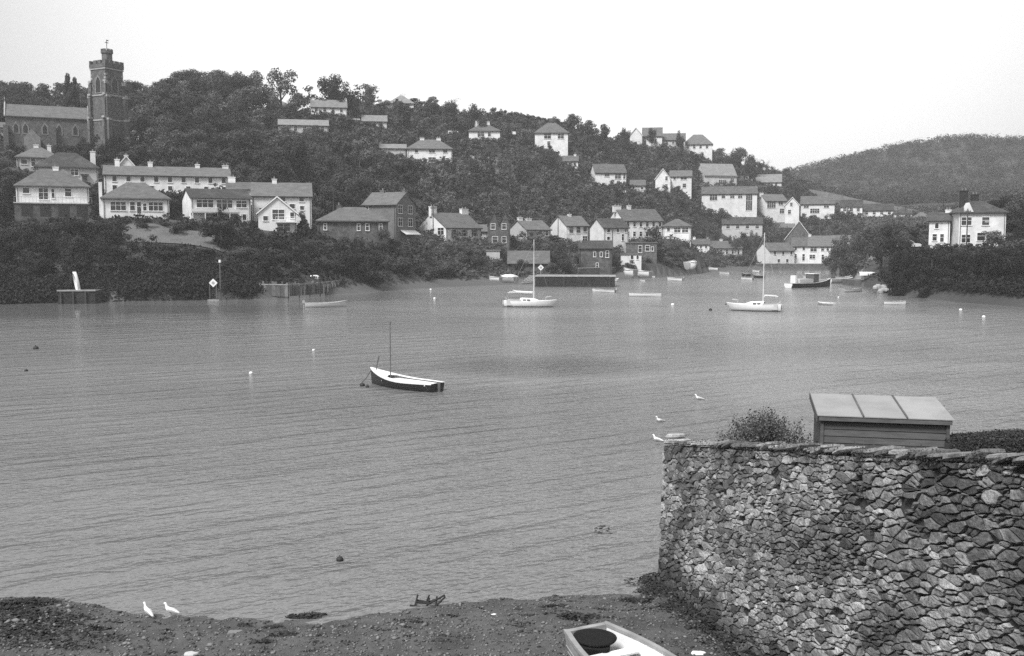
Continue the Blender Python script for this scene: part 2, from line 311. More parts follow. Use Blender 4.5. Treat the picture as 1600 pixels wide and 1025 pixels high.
H('small white house above the pale house with one chimney on the mid slope', 880, 903, 262, 252, 244, 425, 'gable', 'white', 'slate', dp=6, wins=row(885, 898, 2, 254, 258, 4), chims=[(.8, 241, .8)])
H('low white house under the skyline row', 1150, 1176, 282, 273, 265, 535, 'gable', 'white', 'slate', dp=6, wins=row(1155, 1171, 3, 275, 279, 3.5))
H('grey gabled cottage squeezed between the twin gables and the pale end wall', 742, 762, 372, 362, 352, 322, 'gable', 'cream', 'slate', dp=6, wins=[(749, 754, 364, 369)])
# --- upper hill
H('square white hillside villa with three upper windows and two chimneys', 637, 706, 254, 233, 219, 385, 'hip', 'white', 'slate', wins=[(648, 654, 234, 239), (670, 680, 234, 239), (692, 699, 234, 239), (669, 681, 246, 253), (691, 700, 247, 253)], chims=[(.33, 216, 1.3), (.7, 216, 1.3)])
H('white hillside bungalow with two tall chimneys above the tilted garden', 733, 781, 219, 205, 195, 430, 'hip', 'white', 'slate', wins=[(746, 757, 207, 213), (762, 767, 207, 213)], chims=[(.25, 189, 1.3), (.62, 190, 1.1)])
H('square white house with dark upper windows near the ridge trees', 836, 887, 230, 208, 193, 430, 'hip', 'white', 'slate', wins=[(850, 861, 209, 217), (871, 881, 210, 217), (855, 860, 221, 227)])
H('bright white gable first of the skyline row', 984, 1003, 224, 211, 201, 522, 'gfront', 'white', 'slate', dp=7)
H('white house with a dark porch second in the skyline row', 1004, 1034, 230, 213, 200, 525, 'gable', 'white', 'slate', wins=[(1005, 1010, 214, 226), (1018, 1026, 217, 222)])
H('low grey walled house in the middle of the skyline row', 1034, 1070, 230, 219, 209, 530, 'gable', 'cream', 'slate', wins=row(1042, 1062, 3, 220, 225, 4))
H('white hipped house at the right end of the skyline row', 1068, 1112, 242, 226, 211, 535, 'hip', 'white', 'slate', wins=row(1075, 1104, 4, 227, 232, 4))
H('white hill house with a flat garage roof below its right corner', 930, 978, 291, 270, 257, 430, 'gable', 'white', 'slate', side='L', gs=8, dp=7, wins=[(944, 952, 271, 276), (960, 970, 272, 279), (973, 977, 272, 279)])
H('white gabled house on the hill with a dark barge boarded gable', 1024, 1047, 300, 279, 265, 452, 'gfront', 'white', 'slate', wins=[(1039, 1043, 276, 282), (1039, 1043, 288, 294)], dp=9)
H('white balconied wing right of the dark gabled hill house', 1047, 1080, 297, 276, 267, 456, 'gable', 'white', 'slate', wins=[(1052, 1056, 277, 281), (1063, 1073, 277, 281), (1066, 1072, 287, 293)])
H('tall pale grey gabled house below the skyline row', 1101, 1150, 288, 274, 256, 512, 'gable', 'cream', 'paleroof', side='L', gs=14, dp=8, wins=[(1122, 1134, 281, 288), (1140, 1146, 278, 284)], gwins=[(1090, 1094, 270, 275)])
H('little white house under the dip in the skyline', 1182, 1220, 293, 285, 273, 540, 'gable', 'white', 'paleroof', wins=row(1190, 1212, 3, 286, 290, 4))
H('white house with end chimneys under the tallest ridge trees', 487, 541, 179, 168, 157, 402, 'gable', 'white', 'paleroof', wins=row(495, 533, 4, 169, 175, 5), chims=[(.06, 154, .9), (.97, 155, .9)])
H('pale broken fronted house among trees below the two chimneyed one', 437, 512, 214, 196, 188, 372, 'gable', 'cream', 'paleroof', wins=row(449, 503, 5, 198, 205, 6))
H('small pale house peeping through the ridge trees far up the slope', 418, 460, 178, 168, 159, 406, 'hip', 'cream', 'paleroof', wins=row(428, 450, 2, 169, 174, 5))
H('pale hipped roof breaking the skyline by a bare tree', 608, 646, 171, 162, 150, 440, 'hip', 'white', 'paleroof', wins=row(615, 638, 3, 163, 167, 4))
H('half hidden pale house between the ridge oaks and the square villa', 566, 604, 202, 190, 181, 412, 'gable', 'cream', 'paleroof', wins=row(574, 596, 3, 192, 197, 5))
H('low pale garage beside the square white villa', 594, 634, 240, 232, 226, 388, 'gable', 'cream', 'paleroof', dp=5, name='garage', cat='garage')
H('sliver of a white building at the far left below the church', -22, 14, 214, 199, 192, 300, 'gable', 'white', 'slate', dp=6)
H('white corner house with a dark hipped roof and tall dark stacks on the wooded point', 1497, 1563, 386, 333, 314, 235, 'hip', 'white', 'darkslate', side='L', gs=18, dp=8.5, wins=[(1500, 1515, 340, 352), (1529, 1540, 340, 352), (1501, 1514, 367, 379), (1523, 1535, 364, 376)], chims=[(.22, 297, 1.35), (.46, 303, 1.25)], cm='soot', extra='corner')
H('lower white wing with a porch joined to the corner house', 1452, 1482, 384, 345, 333, 240, 'gable', 'white', 'darkslate', dp=7, wins=[(1457, 1464, 366, 376), (1468, 1474, 366, 378), (1460, 1466, 349, 357)], chims=[(.9, 328, 1.4)], name='house_wing')

CP = []
def cpt(px, py, d): p = at(px, py, d); CP.append((p.x, p.y, p.z))
for h in HS:
    cx = (h['pxl'] + h['pxr']) / 2
    p = at(cx, h['base'], h['d'])
    for f_, dy, dz in ((0, -1.5, -.2), (0, 4, .1), (0, h['dp'] + 1.5, .5), (-.5, 0, -.1), (.5, 0, -.1), (-.5, h['dp'], .4), (.5, h['dp'], .4)):
        yy = p.y + dy; CP.append(((p.x / p.y + f_ * (h['pxr'] - h['pxl']) / F) * yy, yy, p.z + dz))
cpt(75, 236, 305); cpt(165, 236, 300); cpt(120, 205, 335)
for r_ in RIDGE:
    cpt(*r_)
    p = at(*r_); q = at(r_[0], r_[1], r_[2] + 130); CP.append((q.x, q.y, min(p.z, q.z) - 16 - 0.1 * p.z))
for px, py in SHORE:
    w = wat(px, py); CP.append((w.x, w.y, 0.0))
    for dd, z in ((-14, -1.3), (-60, -2.5)):
        yy = w.y + dd
        if yy > 60: CP.append((w.x * yy / w.y, yy, z))
for px, py, z in [(400, 456, 1.1), (480, 452, 1.1), (560, 445, 1.1), (650, 438, 1.0), (760, 437, 1.0), (1010, 428, 1.0), (1100, 419, 1.2), (1200, 416, 1.0), (1330, 431, .8)]:
    w = wat(px, py, z); CP.append((w.x, w.y, z))
for a in [(0, 430, 200), (200, 420, 200), (330, 400, 208), (470, 400, 222), (620, 405, 245), (740, 405, 268), (850, 418, 285), (1060, 400, 370), (860, 300, 400), (760, 300, 380), (600, 280, 340),
          (450, 260, 300), (330, 230, 310), (550, 230, 370), (820, 250, 420), (920, 240, 450), (780, 262, 405), (1160, 300, 510), (0, 380, 222), (290, 375, 216), (-200, 300, 260), (-600, 250, 300), (-200, 210, 340),
          (1300, 325, 540), (1350, 345, 470), (1420, 380, 330), (1380, 395, 280), (1600, 378, 236), (1600, 350, 262), (1720, 350, 262), (1900, 300, 320), (2300, 280, 380), (1640, 330, 300), (1480, 395, 215), (1580, 410, 212),
          (1440, 372, 300), (1330, 390, 380), (1300, 400, 430), (1330, 330, 720), (1500, 350, 700), (1700, 360, 680), (2100, 360, 680), (2500, 330, 680)]: cpt(*a)
FAR = [(1170, 285, 1080), (1200, 280, 1060), (1240, 270, 1020), (1300, 256, 990), (1350, 247, 965), (1400, 236, 950), (1450, 228, 940), (1500, 219, 930), (1550, 224, 925), (1600, 227, 920), (1800, 222, 900), (2200, 250, 900), (2600, 280, 900)]
for a in FAR:
    cpt(*a); p = at(*a); q = at(a[0], a[1], a[2] + 400); CP.append((q.x, q.y, p.z * 0.6))
for a in [(1000, 330, 900), (800, 330, 1000), (400, 340, 1000), (0, 340, 1000), (-600, 340, 1000), (1300, 345, 1500), (1900, 345, 1600)]: cpt(*a)
CPa = np.array(CP)
def rbf_fit(P, smooth=1.5):
    D = np.sqrt(((P[:, None, :2] - P[None, :, :2]) ** 2).sum(-1) + 9.0)
    n = len(P); A = np.zeros((n + 3, n + 3)); A[:n, :n] = -D; A[:n, :n] -= np.eye(n) * smooth * -1
    A[:n, :n] = -D + np.eye(n) * smooth
    A[:n, n] = 1; A[:n, n + 1:] = P[:, :2]; A[n, :n] = 1; A[n + 1:, :n] = P[:, :2].T
    return np.linalg.lstsq(A, np.concatenate([P[:, 2], np.zeros(3)]), rcond=None)[0]
RW = rbf_fit(CPa)
def vnoise(x, y, s, seed):
    x = x / s; y = y / s; xi = np.floor(x).astype(np.int64); yi = np.floor(y).astype(np.int64); fx = x - xi; fy = y - yi
    def h(a, b):
        n = (a * 374761393 + b * 668265263 + seed * 1442695041) & 0x7fffffff
        n = ((n ^ (n >> 13)) * 1274126177) & 0x7fffffff
        return ((n ^ (n >> 16)) & 0xffff) / 65535.0
    fx = fx * fx * (3 - 2 * fx); fy = fy * fy * (3 - 2 * fy)
    return (h(xi, yi) * (1 - fx) + h(xi + 1, yi) * fx) * (1 - fy) + (h(xi, yi + 1) * (1 - fx) + h(xi + 1, yi + 1) * fx) * fy
def ground_z(X, Y):
    X = np.atleast_1d(np.asarray(X, float)); Y = np.atleast_1d(np.asarray(Y, float))
    out = np.empty(X.shape); n = len(CPa)
    for i in range(0, len(X), 20000):
        x = X[i:i + 20000]; y = Y[i:i + 20000]
        D = np.sqrt((x[:, None] - CPa[None, :, 0]) ** 2 + (y[:, None] - CPa[None, :, 1]) ** 2 + 9.0)
        out[i:i + 20000] = -D @ RW[:n] + RW[n] + RW[n + 1] * x + RW[n + 2] * y
    px = bearing(X, Y); rad = Y - dshore(px) * K
    steep = np.interp(px, [385, 405, 1325, 1345], [.55, .035, .035, .5])
    land = np.maximum(out + (vnoise(X, Y, 9, 3) - .5) * np.clip(rad / 12, 0, 1) * 1.2, np.minimum(0.03 + steep * np.maximum(rad, 0), 1.1 + .08 * rad))
    sea = np.minimum(out, -0.05 + 0.04 * rad)
    return np.where(rad > 0, land, np.maximum(sea, -3))
def gz(X, Y): return float(ground_z([X], [Y])[0])

M['land'] = mat('hillside_earth_and_grass', 0.05, 0.95, 0.35, 0.06, stain=0.6, stain_scale=0.02, stain_c=0.075, bump=0.3, bscale=0.5)
M['mud'] = mat('tidal_mud', 0.10, 0.75, 0.2, 0.12, stain=0.5, stain_scale=0.06, stain_c=0.065, stretch=(1, 2.5, 1), spec=0.25, bump=0.05, bscale=1.2)
pxs = np.arange(-900, 2601, 9.0); ys = np.concatenate([[100, 115], np.geomspace(128, 1250, 260)])
PX, YY = np.meshgrid(pxs, ys); XX = (PX - 800) / F * YY
ZZ = ground_z(XX.ravel(), YY.ravel()); nx, ny = len(pxs), len(ys)
idx = np.arange(nx * ny).reshape(ny, nx)
q = np.stack([idx[:-1, :-1], idx[:-1, 1:], idx[1:, 1:], idx[1:, :-1]], -1).reshape(-1, 4)
me = np_mesh('hillside', np.stack([XX.ravel(), YY.ravel(), ZZ], -1), quads=q, material=M['land'], smooth=True)
me.materials.append(M['mud'])
cxp = PX[:-1, :-1].ravel() + 4; cy = YY[:-1, :-1].ravel(); cz = ZZ.reshape(ny, nx)[:-1, :-1].ravel()
mi = ((cz < 1.05) & (cy < 500) & (cxp > 392) & (cxp < 1350)).astype(np.int32)
me.polygons.foreach_set('material_index', mi)
tag(link_mesh('hillside', me), kind='structure')
# sea bed and land out to the horizon
gb = MB(); gb.add([(-3000, -3000, -3.5), (3000, -3000, -3.5), (3000, 3000, -3.5), (-3000, 3000, -3.5)], [(0, 1, 2, 3)])
tag(gb.build('ground', M['land']), kind='structure')

# ------------------------------------------------------------------ water
wm = bpy.data.materials.new('creek_water'); wm.use_nodes = True; t = wm.node_tree; N = t.nodes; L = t.links
b = N['Principled BSDF']; b.inputs['IOR'].default_value = 1.33; b.inputs['Specular IOR Level'].default_value = 0.5
b.inputs['Base Color'].default_value = (0.13, 0.13, 0.13, 1)
co = N.new('ShaderNodeNewGeometry').outputs['Position']
def wnoise(rot, sc, scale, detail, rough=0.5, dist=0.0):
    mp = N.new('ShaderNodeMapping'); mp.inputs['Rotation'].default_value = (0, 0, math.radians(-rot)); mp.inputs['Scale'].default_value = tuple(1 / q_ for q_ in sc)
    mp.vector_type = 'TEXTURE'; L.new(co, mp.inputs[0])
    n = N.new('ShaderNodeTexNoise'); n.inputs['Scale'].default_value = scale; n.inputs['Detail'].default_value = detail
    n.inputs['Roughness'].default_value = rough; n.inputs['Distortion'].default_value = dist; L.new(mp.outputs[0], n.inputs['Vector']); return n.outputs[0]
sx_ = N.new('ShaderNodeSeparateXYZ'); L.new(co, sx_.inputs[0])
def wmath(op, a, bb):
    n = N.new('ShaderNodeMath'); n.operation = op
    for i, x in enumerate((a, bb)):
        if isinstance(x, (int, float)): n.inputs[i].default_value = x
        else: L.new(x, n.inputs[i])
    return n.outputs[0]
swell_ = wnoise(-32, (0.16, 1.0, 1), 0.8, 2, 0.45)
sr = N.new('ShaderNodeMapRange'); sr.interpolation_type = 'SMOOTHSTEP'; sr.inputs[1].default_value = 0.42; sr.inputs[2].default_value = 0.72; L.new(swell_, sr.inputs[0]); swell = sr.outputs[0]
rip = wnoise(-30, (0.45, 1.0, 1), 2.6, 3, 0.6)
chop = wnoise(-28, (0.6, 1.0, 1), 5.5, 2, 0.5)
patch = wnoise(0, (0.5, 1, 1), 0.035, 3, 0.5)
pr = N.new('ShaderNodeMapRange'); pr.inputs[1].default_value = 0.42; pr.inputs[2].default_value = 0.62; pr.inputs[3].default_value = 0.4; pr.inputs[4].default_value = 1.35; L.new(patch, pr.inputs[0])
gc = wat(850, 572)      # a gust of wind ruffles the creek beyond the moored dinghy
vs_ = N.new('ShaderNodeVectorMath'); vs_.operation = 'SUBTRACT'; L.new(co, vs_.inputs[0]); vs_.inputs[1].default_value = (gc.x, gc.y, 0)
vm_ = N.new('ShaderNodeVectorMath'); vm_.operation = 'MULTIPLY'; L.new(vs_.outputs[0], vm_.inputs[0]); vm_.inputs[1].default_value = (1 / 9.0, 1 / 7.0, 0)
vl_ = N.new('ShaderNodeVectorMath'); vl_.operation = 'LENGTH'; L.new(vm_.outputs[0], vl_.inputs[0])
gm_ = N.new('ShaderNodeMapRange'); gm_.inputs[1].default_value = 1.0; gm_.inputs[2].default_value = 0.3; gm_.inputs[3].default_value = 0.0; gm_.inputs[4].default_value = 1.0; L.new(vl_.outputs['Value'], gm_.inputs[0])
gust = gm_.outputs[0]
# a gust of wind ruffles a patch of the creek beyond the moored dinghy
hgt = wmath('ADD', wmath('MULTIPLY', swell, 0.20), wmath('ADD', wmath('MULTIPLY', rip, 0.27), wmath('MULTIPLY', chop, 0.12)))
sl_ = N.new('ShaderNodeMapRange'); sl_.inputs[1].default_value = 76; sl_.inputs[2].default_value = 112; L.new(sx_.outputs['Y'], sl_.inputs[0])
ab_ = N.new('ShaderNodeMapRange'); ab_.inputs[1].default_value = 26; ab_.inputs[2].default_value = 48; L.new(wmath('ABSOLUTE', wmath('SUBTRACT', sx_.outputs['X'], 22), 0), ab_.inputs[0])
lee = wmath('SUBTRACT', 1.0, wmath('MULTIPLY', wmath('MULTIPLY', sl_.outputs[0], ab_.outputs[0]), 0.82))     # calmer water in the lee of the wooded banks
hgt = wmath('MULTIPLY', hgt, lee)
hgt = wmath('MULTIPLY', hgt, wmath('ADD', pr.outputs[0], wmath('MULTIPLY', gust, 1.8)))
bp = N.new('ShaderNodeBump'); bp.inputs['Strength'].default_value = 1.0; bp.inputs['Distance'].default_value = 1.0
L.new(hgt, bp.inputs['Height']); L.new(bp.outputs[0], b.inputs['Normal'])
L.new(wmath('MULTIPLY', lee, 0.17), b.inputs['Roughness'])      # silty shallows are paler than the deep creek
sh_ = N.new('ShaderNodeMapRange'); sh_.inputs[1].default_value = 24; sh_.inputs[2].default_value = 60; sh_.inputs[3].default_value = 0.18; sh_.inputs[4].default_value = 0.155; L.new(sx_.outputs['Y'], sh_.inputs[0])
cc_ = N.new('ShaderNodeCombineColor')
for i in range(3): L.new(sh_.outputs[0], cc_.inputs[i])
L.new(cc_.outputs[0], b.inputs['Base Color'])
M['water'] = wm
wb = MB(); wb.add([(-1500, -100, 0), (1500, -100, 0), (1500, 900, 0), (-1500, 900, 0)], [(0, 1, 2, 3)])
tag(wb.build('water', wm), kind='structure')
# ------------------------------------------------------------------ houses
FOOT = []      # footprints: x, y, half width, half depth, yaw
def in_foot(x, y, mg):
    r = np.zeros(np.shape(x), bool)
    for a, b_, hw, hd, yw in FOOT:
        c, s = math.cos(yw), math.sin(yw); u = (x - a) * c + (y - b_) * s; v = -(x - a) * s + (y - b_) * c
        r |= (abs(u) < hw + mg) & (abs(v) < hd + mg)
    return r
HB = []
OCC = []       # view intervals kept clear: px0, px1, base row, top row, depth
def window(root, cx, z0, z1, w, y, shut=False, axis='F', frame='paint'):
    """window standing on a facade: y is the plane; axis F = front (normal -y), L / R = gable ends (normal -x / +x)"""
    def T(x, o, z):       # x along facade, o outward
        if axis == 'F': return Vector((x, y - o, z))
        if axis == 'L': return Vector((y - o, x, z))
        return Vector((y + o, x, z))
    fw = 0.09; m = MB()
    def bx(x0, x1, o0, o1, a, b_):
        vs = [T(x, o, z) for z in (a, b_) for o in (o0, o1) for x in (x0, x1)]
        m.add(vs, [(0, 2, 3, 1), (4, 5, 7, 6), (0, 1, 5, 4), (2, 6, 7, 3), (0, 4, 6, 2), (1, 3, 7, 5)])
    a, c = cx - w / 2, cx + w / 2
    bx(a - fw, a, 0.0, 0.07, z0 - fw, z1 + fw); bx(c, c + fw, 0.0, 0.07, z0 - fw, z1 + fw)
    bx(a, c, 0.0, 0.07, z1, z1 + fw); bx(a - 0.04 - fw, c + 0.04 + fw, 0.0, 0.13, z0 - fw - 0.05, z0 - 0.002)
    n = max(1, int(round(w / 0.9)))
    for i in range(1, n): bx(a + (c - a) * i / n - .035, a + (c - a) * i / n + .035, 0.0, 0.06, z0, z1)
    if z1 - z0 > 1.1: bx(a, c, 0.0, 0.055, z0 + (z1 - z0) * .6 - .03, z0 + (z1 - z0) * .6 + .03)
    wobj = m.build('window', M[frame], root)
    p = MB(); p.add([T(a, 0.025, z0), T(c, 0.025, z0), T(c, 0.025, z1), T(a, 0.025, z1)], [(0, 1, 2, 3)])
    p.build('pane', M['glass'], wobj)
    if shut:
        for s in (-1, 1):
            x0 = (a - .12 - .32) if s < 0 else (c + .12)
            m = MB(); m2 = m; 
            vs = [T(x, o, z) for z in (z0, z1) for o in (0.0, 0.06) for x in (x0, x0 + .32)]
            m.add(vs, [(0, 2, 3, 1), (4, 5, 7, 6), (0, 1, 5, 4), (2, 6, 7, 3), (0, 4, 6, 2), (1, 3, 7, 5)])
            m.build('shutter', M['darkslate'], root)
rdoor = random.Random(9)
def roof_gable(w, dp, h, r, ox=0.25, oy=0.35, t=0.16, axis='x'):
    sl = (r - h) / (dp / 2); m = MB()
    prof = [(-dp / 2 - oy, h - oy * sl + .03), (0, r + .03), (dp / 2 + oy, h - oy * sl + .03), (dp / 2 + oy, h - oy * sl + .03 + t), (0, r + .03 + t * 1.1), (-dp / 2 - oy, h - oy * sl + .03 + t)]
    return m.prism(prof, -w / 2 - ox, w / 2 + ox, axis)
def build_house(h):
    s = h['d'] * K / F; d = h['d']
    side = h['side']; dp = h['dp']
    a = math.asin(min(h['gs'] * s / dp, 0.92)) if side else 0.0
    w = (h['pxr'] - h['pxl']) * s / math.cos(a)
    pxc = h['pxl'] if side == 'L' else h['pxr'] if side == 'R' else (h['pxl'] + h['pxr']) / 2
    C = at(pxc, h['base'], d); phi = math.atan2(C.x, C.y)
    yaw = -phi + (a if side == 'L' else -a if side == 'R' else 0)
    lc = Vector((-w / 2 if side == 'L' else w / 2 if side == 'R' else 0, -dp / 2, 0))
    loc = C - Matrix.Rotation(yaw, 3, 'Z') @ lc
    zb = C.z; hv = at(pxc, h['eave'], d).z - zb; rv = at(pxc, h['ridge'], d + dp / 2 / K * math.cos(a)).z - zb
    if h['roof'] == 'flat': rv = hv + .2
    root = empty(h['name'], loc, yaw)
    tag(root, h['label'], h['cat'], h['group'])
    wl = M[h['wall']]; rf = M[h['rf']]; m = MB()
    sx, sy = w / 2, dp / 2
    if h['roof'] in ('gable',):
        m.prism([(-sy, -3), (-sy, hv), (0, rv), (sy, hv), (sy, -3)], -sx, sx, 'x'); rm = roof_gable(w, dp, hv, rv)
    elif h['roof'] == 'gfront':
        m.prism([(-sx, -3), (-sx, hv), (0, rv), (sx, hv), (sx, -3)], -sy, sy, 'y'); rm = roof_gable(dp, w, hv, rv, axis='y')
    elif h['roof'] == 'twin':
        q_ = w / 4; rm = MB()
        m.box(-sx, sx, -sy, sy, -3, hv)
        for c in (-q_, q_):
            m.prism([(c - q_ + .01, hv - .1), (c, rv), (c + q_ - .01, hv - .1)], -sy, sy, 'y')
            sl = (rv - hv) / q_
            rm.prism([(c - q_ - .12, hv - .12 * sl + .05), (c, rv + .05), (c + q_ + .12, hv - .12 * sl + .05), (c + q_ + .12, hv + .15 - .12 * sl), (c, rv + .25), (c - q_ - .12, hv + .15 - .12 * sl)], -sy - .25, sy + .25, 'y')
        # white barge boards
    elif h['roof'] == 'hip':
        m.box(-sx, sx, -sy, sy, -3, hv); o = .38; rx = max(sx - sy * 1.0, sx * .12); z0 = hv + .004; rm = MB()
        vs = [(-sx - o, -sy - o, z0), (sx + o, -sy - o, z0), (sx + o, sy + o, z0), (-sx - o, sy + o, z0)]
        vs += [(x, y, z + .18) for x, y, z in vs] + [(-rx, 0, rv + .18), (rx, 0, rv + .18)]
        rm.add(vs, [(3, 2, 1, 0), (0, 1, 5, 4), (1, 2, 6, 5), (2, 3, 7, 6), (3, 0, 4, 7), (4, 5, 9, 8), (5, 6, 9), (6, 7, 8, 9), (7, 4, 8)])
    else:
        m.box(-sx, sx, -sy, sy, -3, hv); rm = MB().box(-sx - .2, sx + .2, -sy - .2, sy + .2, hv + .003, hv + .22)
    m.build('wall', wl, root); roof = rm.build('roof', rf, root)
    if h['roof'] in ('gable', 'hip', 'gfront') :
        g = MB()
        if h['roof'] != 'gfront': g.tube([(-sx - .2, -sy - .42, hv - .02), (sx + .2, -sy - .42, hv - .02)], .07, 6)
        else:
            sl = (rv - hv) / sx
            for sg in (-1, 1):
                g.prism([(sg * (sx + .35), hv - .35 * sl - .12), (0, rv - .1), (0, rv + .14), (sg * (sx + .35), hv - .35 * sl + .12)], -sy - .30, -sy - .26, 'y')
        g.build('gutter' if h['roof'] != 'gfront' else 'barge_board', M['darkslate'] if h['roof'] != 'gfront' else M['paint'], root)
    tofx = lambda px: (px - h['pxl']) / (h['pxr'] - h['pxl']) * w - sx
    frame = 'paint'
    for i, (x0, x1, y0, y1) in enumerate(h['wins']):
        window(root, (tofx(x0) + tofx(x1)) / 2, (h['base'] - y1) * s, (h['base'] - y0) * s, (x1 - x0) * s / math.cos(a) - .12, -sy, shut=(h['extra'] == 'shutters' and i < 3))
    for (x0, x1, y0, y1) in h['gwins']:
        if side == 'L': f0 = (h['pxl'] - (x0 + x1) / 2) / h['gs']; yy = -sy + f0 * dp
        else: f0 = ((x0 + x1) / 2 - h['pxr']) / h['gs']; yy = -sy + f0 * dp
        window(root, yy, (h['base'] - y1) * s, (h['base'] - y0) * s, (x1 - x0) * s / max(math.sin(a), .3) - .15, -sx if side == 'L' else sx, axis=side)
    for fx, ty, cw in h['chims']:
        x = (fx - .5) * w; rx_ = rv - .8
        if h['roof'] == 'hip': x = max(min(x, sx - .6), -sx + .6); rx_ = hv + .2
        top = at(pxc, ty, d + dp / 2 / K).z - zb; top = max(top, rv + .7)
        if h['roof'] == 'gfront': x = 0; 
        c = MB(); cwx = min(cw, w * .3) / 2; pt = .8
        c.box(x - cwx, x + cwx, -.4, .4, rx_, top - .25); c.box(x - cwx - .07, x + cwx + .07, -.47, .47, top - .25, top - .1)
        n = 2 if cw > 1.1 else 1
        c2 = c.build('chimney', M[h['cm']], roof)
        for k in range(n):
            xx = x + (k - (n - 1) / 2) * cwx * .9
            pot = MB(); pot.tube([(xx, 0, top - .1), (xx, 0, top + .35)], [.17, .13], 8); c2_ = pot
            me = pot.build('chimney_pot', M['brick'], roof)
    ex = h['extra']
    if d < 400 and h['roof'] != 'flat':
        for sg in ((-1, 1) if w > 7 else (1,)):
            MB().tube([(sg * (sx - .25), -sy - .1, -1), (sg * (sx - .25), -sy - .1, hv - .1)], .05, 5).build('downpipe', M['darkslate'], root)
    if d < 360 and h['wall'] in ('white', 'cream') and w > 6 and h['extra'] != 'undercroft':
        dx = w * .5 * rdoor.choice((-.62, .12, .55))
        if all(abs((tofx(a_) + tofx(b__)) / 2 - dx) > 1.3 for a_, b__, _, _2 in h['wins']):
            dd_ = MB().box(dx - .48, dx + .48, -sy - .05, -sy - .002, 0, 2.05).build('door', M['darkmast' if rdoor.random() < .5 else 'greypaint'], root)
            MB().box(dx + .3, dx + .38, -sy - .09, -sy - .052, .95, 1.05).build('handle', M['alu'], dd_)
            MB().box(dx - .8, dx + .8, -sy - .7, -sy - .004, 2.3, 2.4).build('door_canopy', M['slate'], root)
    if ex == 'undercroft':
        zz = (h['base'] - 316) * s
        MB().box(-sx - .3, sx + .3, -sy - 1.6, -sy - .02, -3, zz - .35).build('basement', M['darkstone'], root)
        MB().box(-sx - .4, sx + .4, -sy - 1.8, -sy - .01, zz - .35, zz - .15).build('terrace_slab', M['cream'], root)
        rl = MB(); rl.tube([(-sx - .3, -sy - 1.7, zz + .8), (sx + .3, -sy - 1.7, zz + .8)], .035, 5)
        for k in range(22): rl.tube([(-sx - .3 + (w + .6) * k / 21, -sy - 1.7, zz - .2), (-sx - .3 + (w + .6) * k / 21, -sy - 1.7, zz + .8)], .02, 4)
        rl.build('railing', M['greypaint'], root)
        for k in range(4):
            MB().box(-sx + .8 + k * w / 4, -sx + 2.6 + k * w / 4, -sy - 1.63, -sy - 1.605, zz - 2.6, zz - .6).build('basement_door', M['darkpaint'], root)
    if ex == 'leftstack': MB().box(-sx - .55, -sx - .004, -sy + .3, -sy + 1.2, -3, (h['base'] - 286) * s).build('chimney_stack', M['white'], root)
    if ex in ('balcony',):
        zz = (h['base'] - 333) * s
        MB().box(-sx - .2, sx * .55, -sy - 1.5, -sy - .01, zz, zz + .2).build('balcony_floor', M['white'], root)
        MB().box(-sx - .2, sx * .55, -sy - 1.56, -sy - 1.5, zz + .2, zz + .75).build('balcony_front', M['white'], root)
        for k in range(5): MB().box(-sx + k * 2.2 - .08, -sx + k * 2.2 + .08, -sy - 1.5, -sy - 1.36, -2.5, zz).build('post', M['white'], root)
    if ex == 'balcony2':
        zz = (h['base'] - 348) * s
        MB().box(-sx * .1, sx + .5, -sy - 1.4, -sy - .01, zz, zz + .18).build('balcony_floor', M['white'], root)
        rl = MB(); rl.tube([(-sx * .1, -sy - 1.35, zz + 1.0), (sx + .5, -sy - 1.35, zz + 1.0)], .04, 5)
        for k in range(12): rl.tube([(-sx * .1 + (sx * 1.1 + .5) * k / 11, -sy - 1.35, zz + .18), (-sx * .1 + (sx * 1.1 + .5) * k / 11, -sy - 1.35, zz + 1.0)], .025, 4)
        rl.build('railing', M['paint'], root)
    if ex == 'awning':
        x0 = sx; zz = (h['base'] - 366) * s
        MB().add([(x0 + .01, -dp * .3, zz + .9), (x0 + .01, dp * .45, zz + .9), (x0 + 1.5, dp * .45, zz), (x0 + 1.5, -dp * .3, zz), (x0 + .01, -dp * .3, zz + .8), (x0 + .01, dp * .45, zz + .8), (x0 + 1.5, dp * .45, zz - .1), (x0 + 1.5, -dp * .3, zz - .1)],
                 [(0, 1, 2, 3), (7, 6, 5, 4), (0, 3, 7, 4), (1, 5, 6, 2), (2, 6, 7, 3)]).build('awning', M['canvas'], root)
    if ex == 'corner':
        MB().prism([(-3.3, hv + .19), (-2.5, hv + 1.9), (-1.7, hv + .19)], -sy - .5, -sy + 1.8, 'y').build('gablet', M['white'], root)
        MB().box(sx * .1, sx * .28, -sy - .1, -sy - .003, hv * .72, hv * .8).build('sign_board', M['greypaint'], root)
    FOOT.append((loc.x, loc.y, w / 2, dp / 2, yaw))
    lo = h['pxl'] - (h['gs'] if side == 'L' else 0); hi = h['pxr'] + (h['gs'] if side == 'R' else 0)
    OCC.append((lo, hi, h['base'], h['ridge'], d, .75 if h['label'].split()[0] in ('pale', 'half', 'small', 'sliver') and d > 290 else .12 if d < 262 else .15 if d < 380 else .40))
    HB.append((root, w, dp))
for h in HS: build_house(h)

